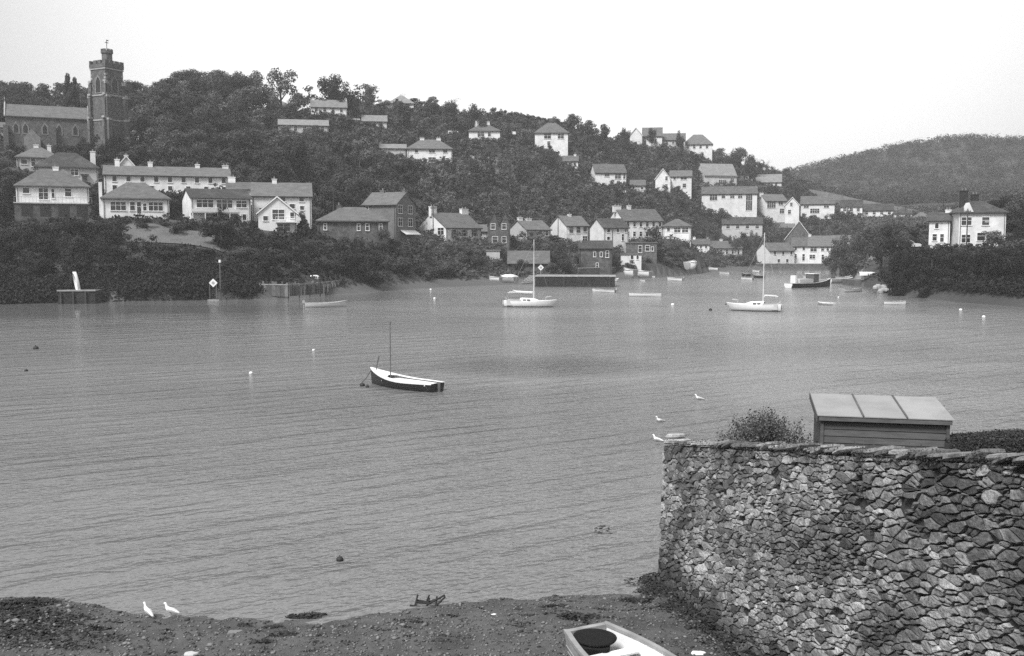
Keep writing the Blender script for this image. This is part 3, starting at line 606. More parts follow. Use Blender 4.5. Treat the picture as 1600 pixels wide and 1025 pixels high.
# ------------------------------------------------------------------ church
def church():
    d = 300; s = d * K / F
    C = at(171, 236, d); phi = math.atan2(C.x, C.y)
    t = empty('church', C, -phi + math.radians(40)); tag(t, 'dark stone church with a square battlemented tower and corner turret', 'church')
    sw = M['stonewall']; b = 2.45
    top = (236 - 112) * s; par = (236 - 101) * s
    m = MB().box(-b, b, -b, b, -4, top); m.build('tower', sw, t)
    st = MB()
    for z in (top * .36, top * .66, top - .4): 
        for a0, a1, b0, b1 in ((-b - .15, b + .15, -b - .15, -b - .002), (-b - .15, b + .15, b + .002, b + .15), (-b - .15, -b - .002, -b, b), (b + .002, b + .15, -b, b)): st.box(a0, a1, b0, b1, z, z + .3)
    st.build('string_course', M['quoin'], t)
    # parapet with merlons
    p = MB()
    for a0, a1, b0, b1 in ((-b - .2, b + .2, -b - .2, -b + .25), (-b - .2, b + .2, b - .25, b + .2), (-b - .2, -b + .25, -b + .25, b - .25), (b - .25, b + .2, -b + .25, b - .25)): p.box(a0, a1, b0, b1, top + .004, top + (par - top) * .5)
    par_o = p.build('parapet', sw, t)
    for k in range(4):
        c = -b + .35 + k * (2 * b - .7) / 3; zz = top + (par - top) * .5 + .003
        for sy in (-1, 1):
            MB().box(c - .5, c + .5, sy * b - .22, sy * b + .22, zz, par).build('merlon', sw, par_o)
            if k in (1, 2): MB().box(sy * b - .22, sy * b + .22, c - .5, c + .5, zz, par).build('merlon', sw, par_o)
    for (cx_, cy_) in ((-b, -b), (b, -b), (-b, b)):       # alternating corner quoins
        qs = MB()
        for k in range(22):
            z = .5 + k * (top - 1.5) / 22; ln = .55 if k % 2 else .32
            x0, x1 = sorted((cx_ - math.copysign(ln, cx_), cx_ + math.copysign(.03, cx_))); y0, y1 = sorted((cy_ - math.copysign(.87 - ln, cy_), cy_ + math.copysign(.03, cy_)))
            qs.box(x0, x1, y0, y1, z, z + .45)
        o_ = qs.build('quoins', M['quoin'], t); o_['kind'] = 'stuff'
    # belfry windows with pointed heads
    for ax in ('F', 'L'):
        for cx in ((0,)):
            z0 = top * .70; z1 = top * .83; w = .75
            def T(x, o, z): return (x, -b - o, z) if ax == 'F' else (-b - o, x, z)
            out = [(-w - .28, z0 - .2), (w + .28, z0 - .2), (w + .28, z1), (w * .7, z1 + .9), (0, z1 + 1.6), (-w * .7, z1 + .9), (-w - .28, z1)]
            inn = [(-w, z0), (w, z0), (w, z1 - .05), (w * .6, z1 + .6), (0, z1 + 1.15), (-w * .6, z1 + .6), (-w, z1 - .05)]
            vs = [T(x, .1, z) for x, z in out] + [T(x, .1, z) for x, z in inn] + [T(x, 0.0, z) for x, z in out] + [T(x, 0.0, z) for x, z in inn]
            fs = []
            for k in range(7):
                j = (k + 1) % 7; fs += [(k, j, 7 + j, 7 + k), (k, 14 + k, 14 + j, j), (7 + k, 7 + j, 21 + j, 21 + k)]
            f = MB().add(vs, fs).build('window', M['surround'], t)
            MB().add([T(x, .02, z) for x, z in inn], [tuple(range(7))]).build('pane', M['darkpaint'], f)
    # stepped corner buttresses with pale weatherings
    for sx in (-1, 1):
        for sy in (-1, 1):
            if (sx, sy) == (1, 1): continue
            bm_ = MB(); q_ = MB()
            for (ln, z0, z1) in ((1.1, -4, top * .36), (.75, top * .36, top * .64), (.4, top * .64, top * .80)):
                bm_.box(sx * b - (.45 if sx > 0 else .45), sx * b + .45, *(sorted((sy * b, sy * (b + ln)))), z0, z1)
                bm_.box(*(sorted((sx * (b + .01), sx * (b + ln)))), sy * b - .4, sy * b + .4, z0, z1)
                y0, y1 = sorted((sy * b, sy * (b + ln)))
                q_.box(sx * b - .5, sx * b + .5, y0 - .04, y1 + .04, z1 + .003, z1 + .45)
                x0, x1 = sorted((sx * (b + .05), sx * (b + ln + .04)))
                q_.box(x0, x1, sy * b - .45, sy * b + .45, z1 + .46, z1 + .9)
            bo = bm_.build('buttress', sw, t); wo_ = q_.build('weathering', M['quoin'], bo); wo_['kind'] = 'stuff'
    # stair turret rising above the parapet, weather vane
    tz = (236 - 84) * s; tur = MB(); R_ = 1.25; cx, cy = .4, .2
    tur.tube([(cx, cy, top - .5), (cx, cy, tz - .6)], [R_ * .92, R_ * .92], 8)
    tur.tube([(cx, cy, tz - .6), (cx, cy, tz - .1)], [R_ * 1.08, R_ * 1.08], 8)
    to = tur.build('turret', sw, t)
    for k in range(8):
        a_ = 2 * math.pi * (k + .5) / 8
        MB().box(-.3, .3, -.16, .16, tz - .098, tz + .35, Matrix.Translation((cx + R_ * .9 * math.cos(a_), cy + R_ * .9 * math.sin(a_), 0)) @ Matrix.Rotation(a_ + math.pi / 2, 4, 'Z')).build('merlon', sw, to)
    v = MB(); vz = (236 - 67) * s; v.tube([(cx, cy, tz - .2), (cx, cy, vz)], .07, 6); v.box(cx - .5, cx + .5, cy - .03, cy + .03, vz - .75, vz - .6); v.box(cx - .06, cx + .55, cy - .03, cy + .03, vz - .25, vz - .02)
    v.build('weather_vane', M['pole'], t)
    FOOT.append((C.x, C.y, 4.5, 4.5, 0))
    # nave
    C2 = at(76, 236, d + 6); w = 116 * s; dp = 9.5; h = (236 - 187) * s; r = (236 - 168) * s
    rt = t; inv = Matrix.Rotation(-(t.rotation_euler.z), 4, 'Z') @ Matrix.Translation(-C)
    Mn = inv @ Matrix.Translation(C2) @ Matrix.Rotation(-math.atan2(C2.x, C2.y), 4, 'Z')
    def put(mb): mb.v = [tuple(Mn @ Vector(v_)) for v_ in mb.v]; return mb
    sx, sy = w / 2, dp / 2
    nm = MB().prism([(-sy, -4), (-sy, h), (0, r), (sy, h), (sy, -4)], -sx, sx, 'x')
    put(nm).build('nave_wall', sw, t)
    put(roof_gable(w, dp, h, r + .1)).build('nave_roof', M['slate'], t)
    cop = MB()
    for xx in (-sx - .3, sx + .05):
        cop.prism([(-sy - .45, h - .2), (0, r + .45), (sy + .45, h - .2), (sy + .45, h + .1), (0, r + .8), (-sy - .45, h + .1)], xx, xx + .28, 'x')
    cop.box(-sx - .25, -sx - .1, -.08, .08, r + .8, r + 1.9); cop.box(-sx - .25, -sx - .1, -.4, .4, r + 1.35, r + 1.55)
    put(cop).build('gable_coping', M['quoin'], t)
    for px in (32, 45, 92, 115, 72):
        x = (px - 76) * s; z0 = (236 - 214) * s; z1 = (236 - 203) * s
        o = MB(); prof = [(-.75, z0), (.75, z0), (.75, z1), (0, z1 + 1.2), (-.75, z1)]; o.prism([(x + a_, z) for a_, z in prof], -sy - .08, -sy - .002, 'y')
        f = put(o).build('window', M['surround'], t)
        i_ = MB().add([(x - .45, -sy - .1, z0 + .25), (x + .45, -sy - .1, z0 + .25), (x + .45, -sy - .1, z1), (x, -sy - .1, z1 + .75), (x - .45, -sy - .1, z1)], [(0, 1, 2, 3, 4)])
        put(i_).build('pane', M['darkpaint'], f)
    for px in (18, 84, 134):
        x = (px - 76) * s
        put(MB().box(x - .5, x + .5, -sy - 1.1, -sy - .01, -4, h * .7)).build('buttress', sw, t)
    # gabled porch
    x = (54 - 76) * s
    put(MB().prism([(x - 1.7, -4), (x - 1.7, h * .3), (x, h * .3 + 2.0), (x + 1.7, h * .3), (x + 1.7, -4)], -sy - 3.2, -sy - .01, 'y')).build('porch', M['surround'], t)
    FOOT.append((C2.x, C2.y, w / 2, dp / 2, -math.atan2(C2.x, C2.y))); OCC.append((15, 138, 232, 168, d, .2)); OCC.append((138, 200, 225, 97, d - 4, .2))
church()
# ------------------------------------------------------------------ trees
def leaf_quads(rng, C, N_, size, flat=0.6):
    """quads centred at C with normals near N_, random spin"""
    n = len(C); nn = N_ + rng.normal(0, flat, (n, 3)); nn /= np.linalg.norm(nn, axis=1)[:, None] + 1e-9
    a = rng.normal(0, 1, (n, 3)); u = np.cross(nn, a); u /= np.linalg.norm(u, axis=1)[:, None] + 1e-9; v = np.cross(nn, u)
    s = (size * rng.uniform(.5, 1.4, n))[:, None]; s2 = s * rng.uniform(.4, .9, (n, 1))
    P = np.stack([C - u * s - v * s2 * .3, C + v * -s2, C + u * s + v * s2 * .25, C + v * s2], 1)
    return P.reshape(-1, 3), np.arange(4 * n).reshape(-1, 4)
def lobes(rng, kind):
    L_ = []
    kind = {'shade': 'round', 'shrub': 'bush'}.get(kind, kind)
    if kind == 'round':
        for i in range(15):
            a = rng.uniform(0, 6.28); r = rng.uniform(.08, .34); z = rng.uniform(.14, .82); r *= 1.2 - abs(z - .42)
            L_.append((r * math.cos(a), r * math.sin(a), z, rng.uniform(.13, .2)))
    elif kind == 'broad':
        for i in range(17):
            a = rng.uniform(0, 6.28); r = rng.uniform(.1, .40); z = .86 - r * .5 - rng.uniform(0, .5)
            L_.append((r * math.cos(a), r * math.sin(a), z, rng.uniform(.10, .17)))
    elif kind == 'tall':
        for i in range(13):
            a = rng.uniform(0, 6.28); z = rng.uniform(.22, .88); r = rng.uniform(.0, .30) * (1.25 - z)
            L_.append((r * math.cos(a), r * math.sin(a), z, rng.uniform(.09, .17)))
    elif kind == 'pine':
        for i in range(11):
            z = .45 + .5 * i / 11; a = i * 2.4; r = .26 * (1.3 - z) + .05
            L_.append((r * math.cos(a), r * math.sin(a), z, rng.uniform(.08, .14)))
    elif kind == 'bush':
        for i in range(11):
            a = rng.uniform(0, 6.28); r = rng.uniform(.05, .36); z = rng.uniform(.12, .72) * (1.2 - r)
            L_.append((r * math.cos(a), r * math.sin(a), z, rng.uniform(.13, .22)))
    return np.array(L_)
def crown(seed, kind, n, size, fill=.35):
    rng = np.random.RandomState(seed); Lb = lobes(rng, kind)
    w = Lb[:, 3] ** 2; k = rng.choice(len(Lb), n, p=w / w.sum()); d = rng.normal(0, 1, (n, 3)); d /= np.linalg.norm(d, axis=1)[:, None]
    rr = Lb[k, 3] * np.where(rng.rand(n) < fill, rng.uniform(.3, .9, n), rng.uniform(.85, 1.12, n))
    sq = np.array([1, 1, .8]); C = Lb[k, :3] + d * rr[:, None] * sq; C[:, 2] = np.maximum(C[:, 2], .04)
    return leaf_quads(rng, C, d + np.array([0, 0, .25]), size, flat=.38)
def trunk_mesh(seed, kind):
    rng = random.Random(seed); m = MB(); top = .72 if kind != 'bush' else .35
    m.tube([(0, 0, -.12), (.005, 0, .1), (rng.uniform(-.02, .02), .01, .4), (rng.uniform(-.03, .03), 0, top)], [.034, .026, .018, .006], 6)
    for i in range(6):
        a = i * 1.05 + rng.random() * .5; z = rng.uniform(.15, .5) if kind != 'bush' else .06; r = rng.uniform(.18, .32)
        m.tube([(0, 0, z), (r * .5 * math.cos(a), r * .5 * math.sin(a), z + .12), (r * math.cos(a), r * math.sin(a), z + .28)], [.014, .009, .003], 4)
    return m
def bare_mesh(seed):
    rng = random.Random(seed); m = MB()
    def br(p, d, l, r, dep):
        e = p + d * l; m.tube([p, (p + e) / 2 + Vector((rng.uniform(-1, 1), rng.uniform(-1, 1), 0)) * l * .06, e], [r, r * .8, r * .55], 4, cap=False)
        if dep:
            for _ in range(3):
                nd = (d + Vector((rng.uniform(-.7, .7), rng.uniform(-.7, .7), rng.uniform(-.1, .5)))).normalized(); br(e, nd, l * .68, r * .55, dep - 1)
    br(Vector((0, 0, -.1)), Vector((0, 0, 1)), .38, .03, 4)
    return m
VAR = {}
def make_variant(key, kind, seed, n, size, leaf):
    P, Q = crown(seed, kind, n, size)
    cm = np_mesh('crown', P, quads=Q, material=M[leaf])
    tm = bpy.data.meshes.new('trunk'); b_ = trunk_mesh(seed, kind); tm.from_pydata(b_.v, [], b_.f); tm.materials.append(M['bark'])
    P2, Q2 = crown(seed + 50, kind, max(int(n * .14), 120), size * 2.1)
    VAR[key] = dict(crown=cm, trunk=tm, low=(P2, Q2), kind=kind)
i = 0
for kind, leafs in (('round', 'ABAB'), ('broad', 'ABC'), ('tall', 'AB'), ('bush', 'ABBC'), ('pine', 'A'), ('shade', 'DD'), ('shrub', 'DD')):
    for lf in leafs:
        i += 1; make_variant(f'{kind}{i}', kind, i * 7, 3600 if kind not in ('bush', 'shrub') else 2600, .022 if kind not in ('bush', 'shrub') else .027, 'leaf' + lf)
make_variant('twig1', 'round', 99, 900, .013, 'leafC')
bm_ = bpy.data.meshes.new('branches'); b0 = bare_mesh(4); bm_.from_pydata(b0.v, [], b0.f); bm_.materials.append(M['bark'])
KEYS = {k: [x for x in VAR if x.startswith(k)] for k in ('round', 'broad', 'tall', 'bush', 'pine', 'shade', 'shrub', 'twig')}
rt = random.Random(11)
TREES = []      # dict(x,y,z,w,h,key,label,group,force)
def put_tree(px, ytop, wpx, d, kind, label=None, group=None, base=None, force=True):
    y = d * K; x = (px - 800) / F * y; z = base if base is not None else gz(x, y)
    top = at(px, ytop, d).z; h_ = max(top - z, 1.2); w = wpx * d * K / F
    TREES.append(dict(x=x, y=y, z=z, w=w, h=h_ * 1.02, key=rt.choice(KEYS[kind]) if kind != 'bare' else 'bare', label=label, group=group, area=wpx * h_, force=force, px=px, d=d))
SKY_PX = [0, 60, 100, 200, 255, 290, 350, 440, 480, 500, 525, 560, 600, 640, 700, 760, 800, 860, 900, 1000, 1060, 1110, 1150, 1180, 1215, 1240]
SKY_Y = [121, 127, 127, 122, 125, 103, 105, 98, 108, 107, 103, 118, 149, 143, 150, 164, 176, 180, 181, 202, 208, 228, 224, 240, 259, 268]
for a in [(8, 121, 62, 396, 'round', 'rounded tree on the skyline at the far left of the church'), (50, 128, 50, 398, 'round', 'low tree on the skyline above the nave roof'),
          (122, 114, 36, 330, 'pine', 'dark flat topped pine standing against the left side of the church tower'),
          (216, 122, 50, 380, 'round', 'tree on the skyline just right of the church tower'), (262, 124, 45, 385, 'round', 'shoulder of tree left of the highest ridge oaks'),
          (302, 101, 66, 396, 'broad', 'first of the high ridge oaks, ragged at its left edge'), (350, 104, 62, 398, 'broad', 'ridge oak in the shallow dip left of the highest crown'),
          (400, 100, 70, 400, 'broad', 'ridge oak just left of the highest crown on the hill'), (445, 95, 74, 402, 'broad', 'highest and broadest oak on the ridge'),
          (520, 102, 62, 412, 'broad', 'steep sided ridge tree standing apart right of the highest oak'), (552, 118, 44, 416, 'round', 'ridge tree sloping down from the steep sided one'),
          (580, 129, 34, 425, 'round', 'small domed tree at the right end of the high ridge wood'), (632, 140, 18, 452, 'twig', 'bare winter tree just behind the pale skyline roof'),
          (604, 148, 30, 440, 'bush', 'scrubby tree left of the pale skyline roof'), (652, 150, 36, 446, 'bush', 'scrubby tree right of the pale skyline roof'),
          (675, 148, 34, 440, 'round', 'domed ridge tree right of the bare winter tree'), (712, 147, 26, 452, 'twig', 'leaning bare tree at the left edge of the dark pine grove'),
          (705, 154, 50, 436, 'round', 'dark tree in the grove above the chimneyed bungalow'), (742, 158, 48, 438, 'round', 'dark tree at the right side of the ridge grove'),
          (890, 172, 34, 470, 'bush', 'tree crowning the ridge above the square white house'), (862, 179, 26, 470, 'round', 'tree on the ridge left of the crowning one'), (918, 182, 26, 476, 'bush', 'low ridge tree sloping right'),
          (940, 187, 30, 482, 'bush', 'bushy ridge tree before the skyline row'), (975, 196, 24, 492, 'round', 'tree touching the left gable of the skyline row'),
          (1016, 197, 22, 520, 'round', 'tree rising behind the dark porch house'), (1060, 198, 18, 525, 'round', 'round topped tree standing up behind the skyline row'),
          (1120, 229, 34, 528, 'round', 'tree right of the hipped end of the skyline row'), (1152, 223, 46, 532, 'broad', 'large domed tree at the right end of the hill skyline'), (1168, 238, 32, 534, 'round', 'tree falling away right of the large domed one'),
          (1198, 258, 14, 560, 'twig', 'thin bare sapling on the dip of the skyline'), (1212, 262, 12, 565, 'twig', 'second thin bare sapling further down the dip'), (1194, 248, 16, 580, 'twig', 'taller pale bare tree behind the saplings'),
          (1224, 260, 22, 590, 'round', 'round tree where the near hill meets the far wooded hill')]:
    put_tree(*a)
for k in range(13):
    px = 772 + k * 8.6
    put_tree(px, 166 + k * 1.9 + rt.uniform(-1.5, 1.5), 14 + rt.uniform(-1, 3), 462 + k, 'round', 'small upright tree in the thin hedgerow along the ridge', 'hedgerow trees along the ridge')
# big trees on the right-hand point and the near banks
for a in [(1592, 293, 60, 250, 'round', 'tall dark tree rising behind the corner house on the point'), (1566, 322, 36, 252, 'round', 'smaller dark tree against the right gable of the corner house'),
          (1640, 300, 70, 250, 'round', 'dark tree at the edge of view on the point'), (1548, 352, 44, 226, 'bush', 'dense clipped looking bush in front of the corner house right corner'), (1590, 350, 60, 226, 'bush', 'big dense bush right of the corner house'),
          (1394, 390, 34, 226, 'bush', 'dark bush at the head of the stone steps'), (1412, 388, 58, 208, 'shade', 'dark bank tree below the parked car'), (1455, 388, 62, 204, 'shade', 'bank tree below the house wing'),
          (1497, 390, 66, 200, 'shade', 'bank tree directly below the corner house'), (1540, 386, 66, 198, 'shade', 'bank tree between the corner house and the right edge'), (1583, 392, 70, 196, 'shade', 'last bank tree on the right of the point'),
          (1630, 390, 60, 196, 'shade', 'bank tree cut by the edge of view'), (1400, 420, 34, 205, 'shrub', 'low dark bush overhanging the foreshore of the point'), (1440, 420, 44, 197, 'shrub', 'overhanging bush below the bank trees'),
          (1485, 412, 50, 198, 'shrub', 'overhanging bush at the water edge of the point'), (1530, 412, 52, 196, 'shrub', 'dark bush almost touching the water of the point'), (1576, 412, 56, 193, 'shrub', 'rightmost overhanging bush on the point'),
          (1312, 360, 44, 330, 'round', 'tree left of the stone steps behind the moored barge'), (1342, 372, 44, 320, 'round', 'dark tree just above the stone steps'), (1300, 385, 34, 370, 'round', 'dark tree at the right end of the creekside cottages'), (1325, 398, 40, 300, 'bush', 'bush above the moored barge'),
          (1366, 352, 30, 330, 'round', 'tree below the far row between the telegraph poles'),
          # left near bank
          (20, 352, 70, 205, 'shade', 'large dark tree on the bank at the far left'), (78, 356, 60, 206, 'shrub', 'dark bush below the raised white bungalow'), (60, 400, 70, 196, 'shrub', 'dark bush left of the small quay'), (15, 408, 60, 194, 'shrub', 'overhanging bush at the far left water edge'),
          (128, 372, 60, 208, 'shrub', 'shaggy tree behind the upright pale dinghy'), (180, 378, 60, 203, 'shade', 'dark tree right of the small quay'), (215, 398, 70, 198, 'shrub', 'overhanging bush right of the sloping rock'),
          (262, 374, 70, 204, 'broad', 'spreading dark tree with feathery branches below the two bay bungalow'), (312, 388, 76, 208, 'broad', 'spreading dark tree above the navigation board'), (278, 410, 60, 197, 'shrub', 'dark overhanging bush beside the navigation board'),
          (370, 400, 50, 204, 'shrub', 'dark bush between the navigation board and the old fence'), (385, 374, 60, 212, 'bush', 'pale leaved shrub above the old fence'), (430, 384, 60, 214, 'bush', 'bush behind the left end of the old fence'),
          (478, 380, 60, 220, 'shade', 'tree behind the middle of the old fence'), (548, 364, 62, 226, 'shade', 'tall bank tree left of the shuttered cottage'), (575, 388, 60, 226, 'shade', 'dark bank tree above the pale beached tender'),
          (520, 398, 50, 224, 'bush', 'bush at the right end of the old fence'), (600, 352, 40, 244, 'round', 'dark round tree before the brick house'), (622, 388, 50, 240, 'bush', 'bank bush below the brick house'),
          (655, 394, 50, 252, 'bush', 'bank bush below the blank gable of the shuttered cottage'), (698, 393, 56, 258, 'bush', 'bank bush below the shuttered cottage'), (735, 384, 52, 264, 'round', 'bank tree at the right end of the leafy bank'),
          (752, 396, 30, 268, 'bush', 'last bush of the leafy bank before the slipway'), (475, 330, 30, 238, 'tall', 'narrow dark tree right of the balconied gable house'),
          (272, 318, 16, 238, 'tall', 'small conifer between the bay bungalow and the balcony villa'), (322, 340, 14, 226, 'bush', 'round bush in front of the balcony villa'), (200, 332, 20, 224, 'bush', 'round shrub before the bungalow porch'),
          (864, 362, 34, 322, 'bush', 'dark bush between the grey and white gabled cottages'), (780, 372, 40, 300, 'bush', 'dark hedge like bush below the twin gables'), (830, 376, 50, 298, 'round', 'dark tree behind the boathouse roof'), (870, 368, 50, 296, 'round', 'dark tree between boathouse and warehouse'),
          (893, 384, 34, 294, 'bush', 'bush at the left wall of the warehouse'), (812, 400, 26, 280, 'bush', 'dark bush in front of the boathouse'), (880, 400, 44, 284, 'bush', 'bush on the quay bank left of the warehouse'),
          (1030, 384, 30, 330, 'bush', 'dark bush right of the grey annex'), (1012, 406, 20, 316, 'bush', 'bush on the shore below the grey annex'), (1040, 402, 26, 328, 'bush', 'low shore bush behind the boom tent boat'), (862, 400, 24, 283, 'bush', 'bush at the right end of the boathouse roof'), (1062, 406, 24, 334, 'bush', 'low shore bush right of the boom tent boat'), (1092, 408, 24, 352, 'bush', 'shore bush left of the cottage row'), (1055, 376, 34, 340, 'round', 'dark tree below the glazed low house'), (1078, 392, 30, 345, 'bush', 'bush on the bank behind the covered boat'), (965, 392, 20, 312, 'bush', 'small bush between warehouse and boat store')]:
    put_tree(*a)
for a in [(1106, 317, 22, 470, 'bush', 'bush hiding the left foot of the long stepped terrace'), (1124, 319, 22, 469, 'bush', 'bush in front of the upper end of the long stepped terrace'), (1143, 322, 24, 468, 'bush', 'bush below the middle of the long stepped terrace'), (1158, 327, 20, 467, 'bush', 'low bush left of the stair window'), (452, 191, 34, 364, 'bush', 'bush hiding the left end of the pale broken fronted house'), (492, 191, 36, 362, 'round', 'tree hiding the right half of the pale broken fronted house'), (472, 206, 26, 360, 'bush', 'bush under the middle of the pale broken fronted house'),
          (428, 160, 26, 400, 'round', 'tree hiding the left corner of the small ridge house'), (450, 164, 26, 398, 'bush', 'bush before the small ridge house'), (573, 190, 26, 404, 'bush', 'bush before the half hidden pale house'), (596, 188, 22, 404, 'round', 'tree at the right corner of the half hidden pale house'),
          (212, 182, 24, 322, 'bush', 'bush among the gravestones right of the church tower'), (168, 205, 46, 290, 'shade', 'dark tree in front of the church tower foot'), (205, 200, 50, 290, 'shade', 'dark tree right of the church tower foot'),
          (138, 205, 30, 290, 'shrub', 'dark bush where the nave meets the tower'), (92, 218, 30, 288, 'shrub', 'dark bush below the nave windows'), (30, 214, 26, 290, 'shrub', 'dark bush at the left corner of the nave'),
          (1145, 346, 22, 452, 'bush', 'bush before the half hidden pale cottage'), (1176, 350, 18, 452, 'bush', 'bush at the right end of the half hidden pale cottage'), (508, 168, 16, 398, 'bush', 'bush beneath the two chimneyed ridge house')]:
    put_tree(*a)
n_named = len(TREES)

LM = [(70, 200, 'beside the church nave'), (165, 230, 'below the church tower'), (250, 180, 'right of the church tower'), (250, 240, 'above the long white terrace'), (380, 150, 'under the highest ridge oaks'), (380, 230, 'in the wood above the long slate roof'),
      (480, 230, 'in the wood below the pale hillside house'), (540, 160, 'around the ridge house with end chimneys'), (560, 260, 'left of the square hillside villa'), (530, 300, 'behind the low dark stone building'), (640, 290, 'below the square hillside villa'),
      (660, 190, 'above the square hillside villa'), (730, 280, 'on the slope above the shuttered cottage'), (740, 180, 'around the chimneyed hill bungalow'), (800, 230, 'between the hill bungalow and the ridge house'), (800, 310, 'on the slope above the twin gabled house'),
      (880, 290, 'on the slope above the gabled cottages'), (880, 210, 'around the square ridge house'), (960, 240, 'on the slope below the skyline row'), (980, 310, 'above the white inn'), (1060, 250, 'under the skyline row'), (1060, 330, 'right of the white inn'),
      (1140, 250, 'below the large domed skyline tree'), (1140, 380, 'above the white cottage row'), (1200, 280, 'around the little house under the dip'), (1200, 360, 'above the creek head cottages'), (1270, 360, 'on the slope below the far row'), (1350, 370, 'behind the stone steps'),
      (40, 340, 'around the raised white bungalow'), (30, 440, 'on the dark bank left of the small quay'), (150, 400, 'on the bank behind the small quay'), (230, 350, 'in the gardens below the bay bungalow'), (300, 430, 'on the bank by the navigation board'), (380, 360, 'in the gardens below the balcony villa'),
      (460, 400, 'on the bank behind the old fence'), (560, 400, 'on the bank below the low stone building'), (660, 400, 'on the bank below the shuttered cottage'), (830, 400, 'behind the quay'), (1040, 400, 'behind the beached boats'), (1500, 420, 'on the wooded point'), (1420, 380, 'behind the parked car'), (1560, 350, 'around the corner house')]
KW = {'shade': 'dark shade-toned tree', 'shrub': 'dark shade-toned shrub', 'round': 'rounded leafy tree', 'broad': 'spreading leafy tree', 'tall': 'narrow upright tree', 'bush': 'bushy shrub', 'pine': 'dark pine'}
OPEN = [(185, 366, 345, 392), (738, 236, 812, 262), (1262, 288, 1460, 336), (400, 436, 545, 470), (560, 432, 760, 470), (1340, 395, 1380, 450)]
rs = random.Random(5); cell = {}
def near(x, y, w):
    ci, cj = int(x // 8), int(y // 8)
    for i_ in range(ci - 1, ci + 2):
        for j_ in range(cj - 1, cj + 2):
            for (a, b_, c) in cell.get((i_, j_), ()):
                if (a - x) ** 2 + (b_ - y) ** 2 < (.36 * (w + c)) ** 2: return True
    return False
for t_ in TREES: cell.setdefault((int(t_['x'] // 8), int(t_['y'] // 8)), []).append((t_['x'], t_['y'], min(t_['w'], 7)))
cand = []
for k in range(46):      # the high wood along the ridge is one close canopy
    px = 255 + k * 7.6 + rs.uniform(-4, 4); d = rs.uniform(374, 412); y = d * K; cand.append((px, d, (px - 800) / F * y, y))
ngard = len(cand)
for hr, hw, hd in HB:      # garden shrubs under the house fronts
    for k in range(int(hw / 2.2) + 2):
        q_ = Matrix.Rotation(hr.rotation_euler.z, 3, 'Z') @ Vector((rs.uniform(-hw / 2 - 2, hw / 2 + 2), -hd / 2 - rs.uniform(1.6, 4.5), 0)) + hr.location
        cand.append((bearing(q_.x, q_.y), q_.y / K, q_.x, q_.y))
ngard2 = len(cand)
for it in range(34000):
    px = rs.uniform(-60, 1660); ds = float(dshore(px)); dr = float(np.interp(px, R_px, R_d)) + 6
    if px > 1340: dr = 330 if px < 1440 else 300
    if dr <= ds + 10: continue
    d = math.sqrt(rs.uniform((ds + 9) ** 2, dr ** 2)); y = d * K; cand.append((px, d, (px - 800) / F * y, y))
cz = ground_z([c[2] for c in cand], [c[3] for c in cand])
for it, ((px, d, x, y), z) in enumerate(zip(cand, cz)):
    if z < 1.0: continue
    big = px < 640 or d < 300
    w = (rs.uniform(7, 13) if d > 262 else rs.uniform(5.5, 10)) if big else rs.uniform(3.4, 8)
    if px > 760 and d > 330: w *= .85
    if it > 15000: w = rs.uniform(2.4, 4.2)
    h_ = w * rs.uniform(.75, 1.25)
    if ngard <= it < ngard2: w = rs.uniform(2.0, 4.0); h_ = w * rs.uniform(.6, 1.0)
    if it < 46: w = rs.uniform(9, 13); h_ = w * rs.uniform(.9, 1.1)
    p = proj(x, y, z)
    if any(a <= p[0] <= c and b_ <= p[1] <= e for a, b_, c, e in OPEN): continue
    if 1338 < p[0] < 1380 and 240 < d < 290: continue
    if in_foot(np.float64(x), np.float64(y), w * .32): continue
    if it >= 46 and near(x, y, w): continue
    s = F / y; top = proj(x, y, z + h_)[1]; hw = w / 2 * s
    lim = np.interp(p[0], SKY_PX, SKY_Y) + 3 if px < 1240 else 318 if 1375 < p[0] < 1556 else 300 if p[0] > 1556 else 0
    for lo, hi, base, rid, hd, hide in OCC:
        if hd > d - 1 and p[0] + hw * .8 > lo and p[0] - hw * .8 < hi and p[1] > rid: lim = max(lim, base - hide * (base - rid) * (.15 + .85 * rs.random()))
    if top < lim:
        h2 = (p[1] - lim) / s
        if h2 < 1.3: continue
        h_ = h2; w = min(w, h_ * 1.7)
    kind = rs.choices(['round', 'broad', 'tall', 'bush', 'pine'], [5, 2, 1, 4, .3] if big else [3, 1, .6, 7, .2])[0]
    if it < 46: kind = rs.choice(['round', 'broad'])
    if h_ < 3.2 or it > 15000 or ngard <= it < ngard2: kind = 'bush'
    if d < 262 and rs.random() < .6: kind = 'shade' if h_ > 3.2 else 'shrub'  # many near-bank trees take the leaves darkened for shade
    cell.setdefault((int(x // 8), int(y // 8)), []).append((x, y, w))
    j = min(range(len(LM)), key=lambda q_: (LM[q_][0] - p[0]) ** 2 + 2 * (LM[q_][1] - (p[1] + top) / 2) ** 2)
    TREES.append(dict(x=x, y=y, z=z, w=w, h=h_, key=rs.choice(KEYS[kind]), label=f"{KW[kind]} {LM[j][2]}", group=f"trees {LM[j][2]}", area=w * s * h_ * s if d < 420 else 1, force=False, px=px, d=d))
rest = sorted(TREES[n_named:], key=lambda t_: -t_['area'])
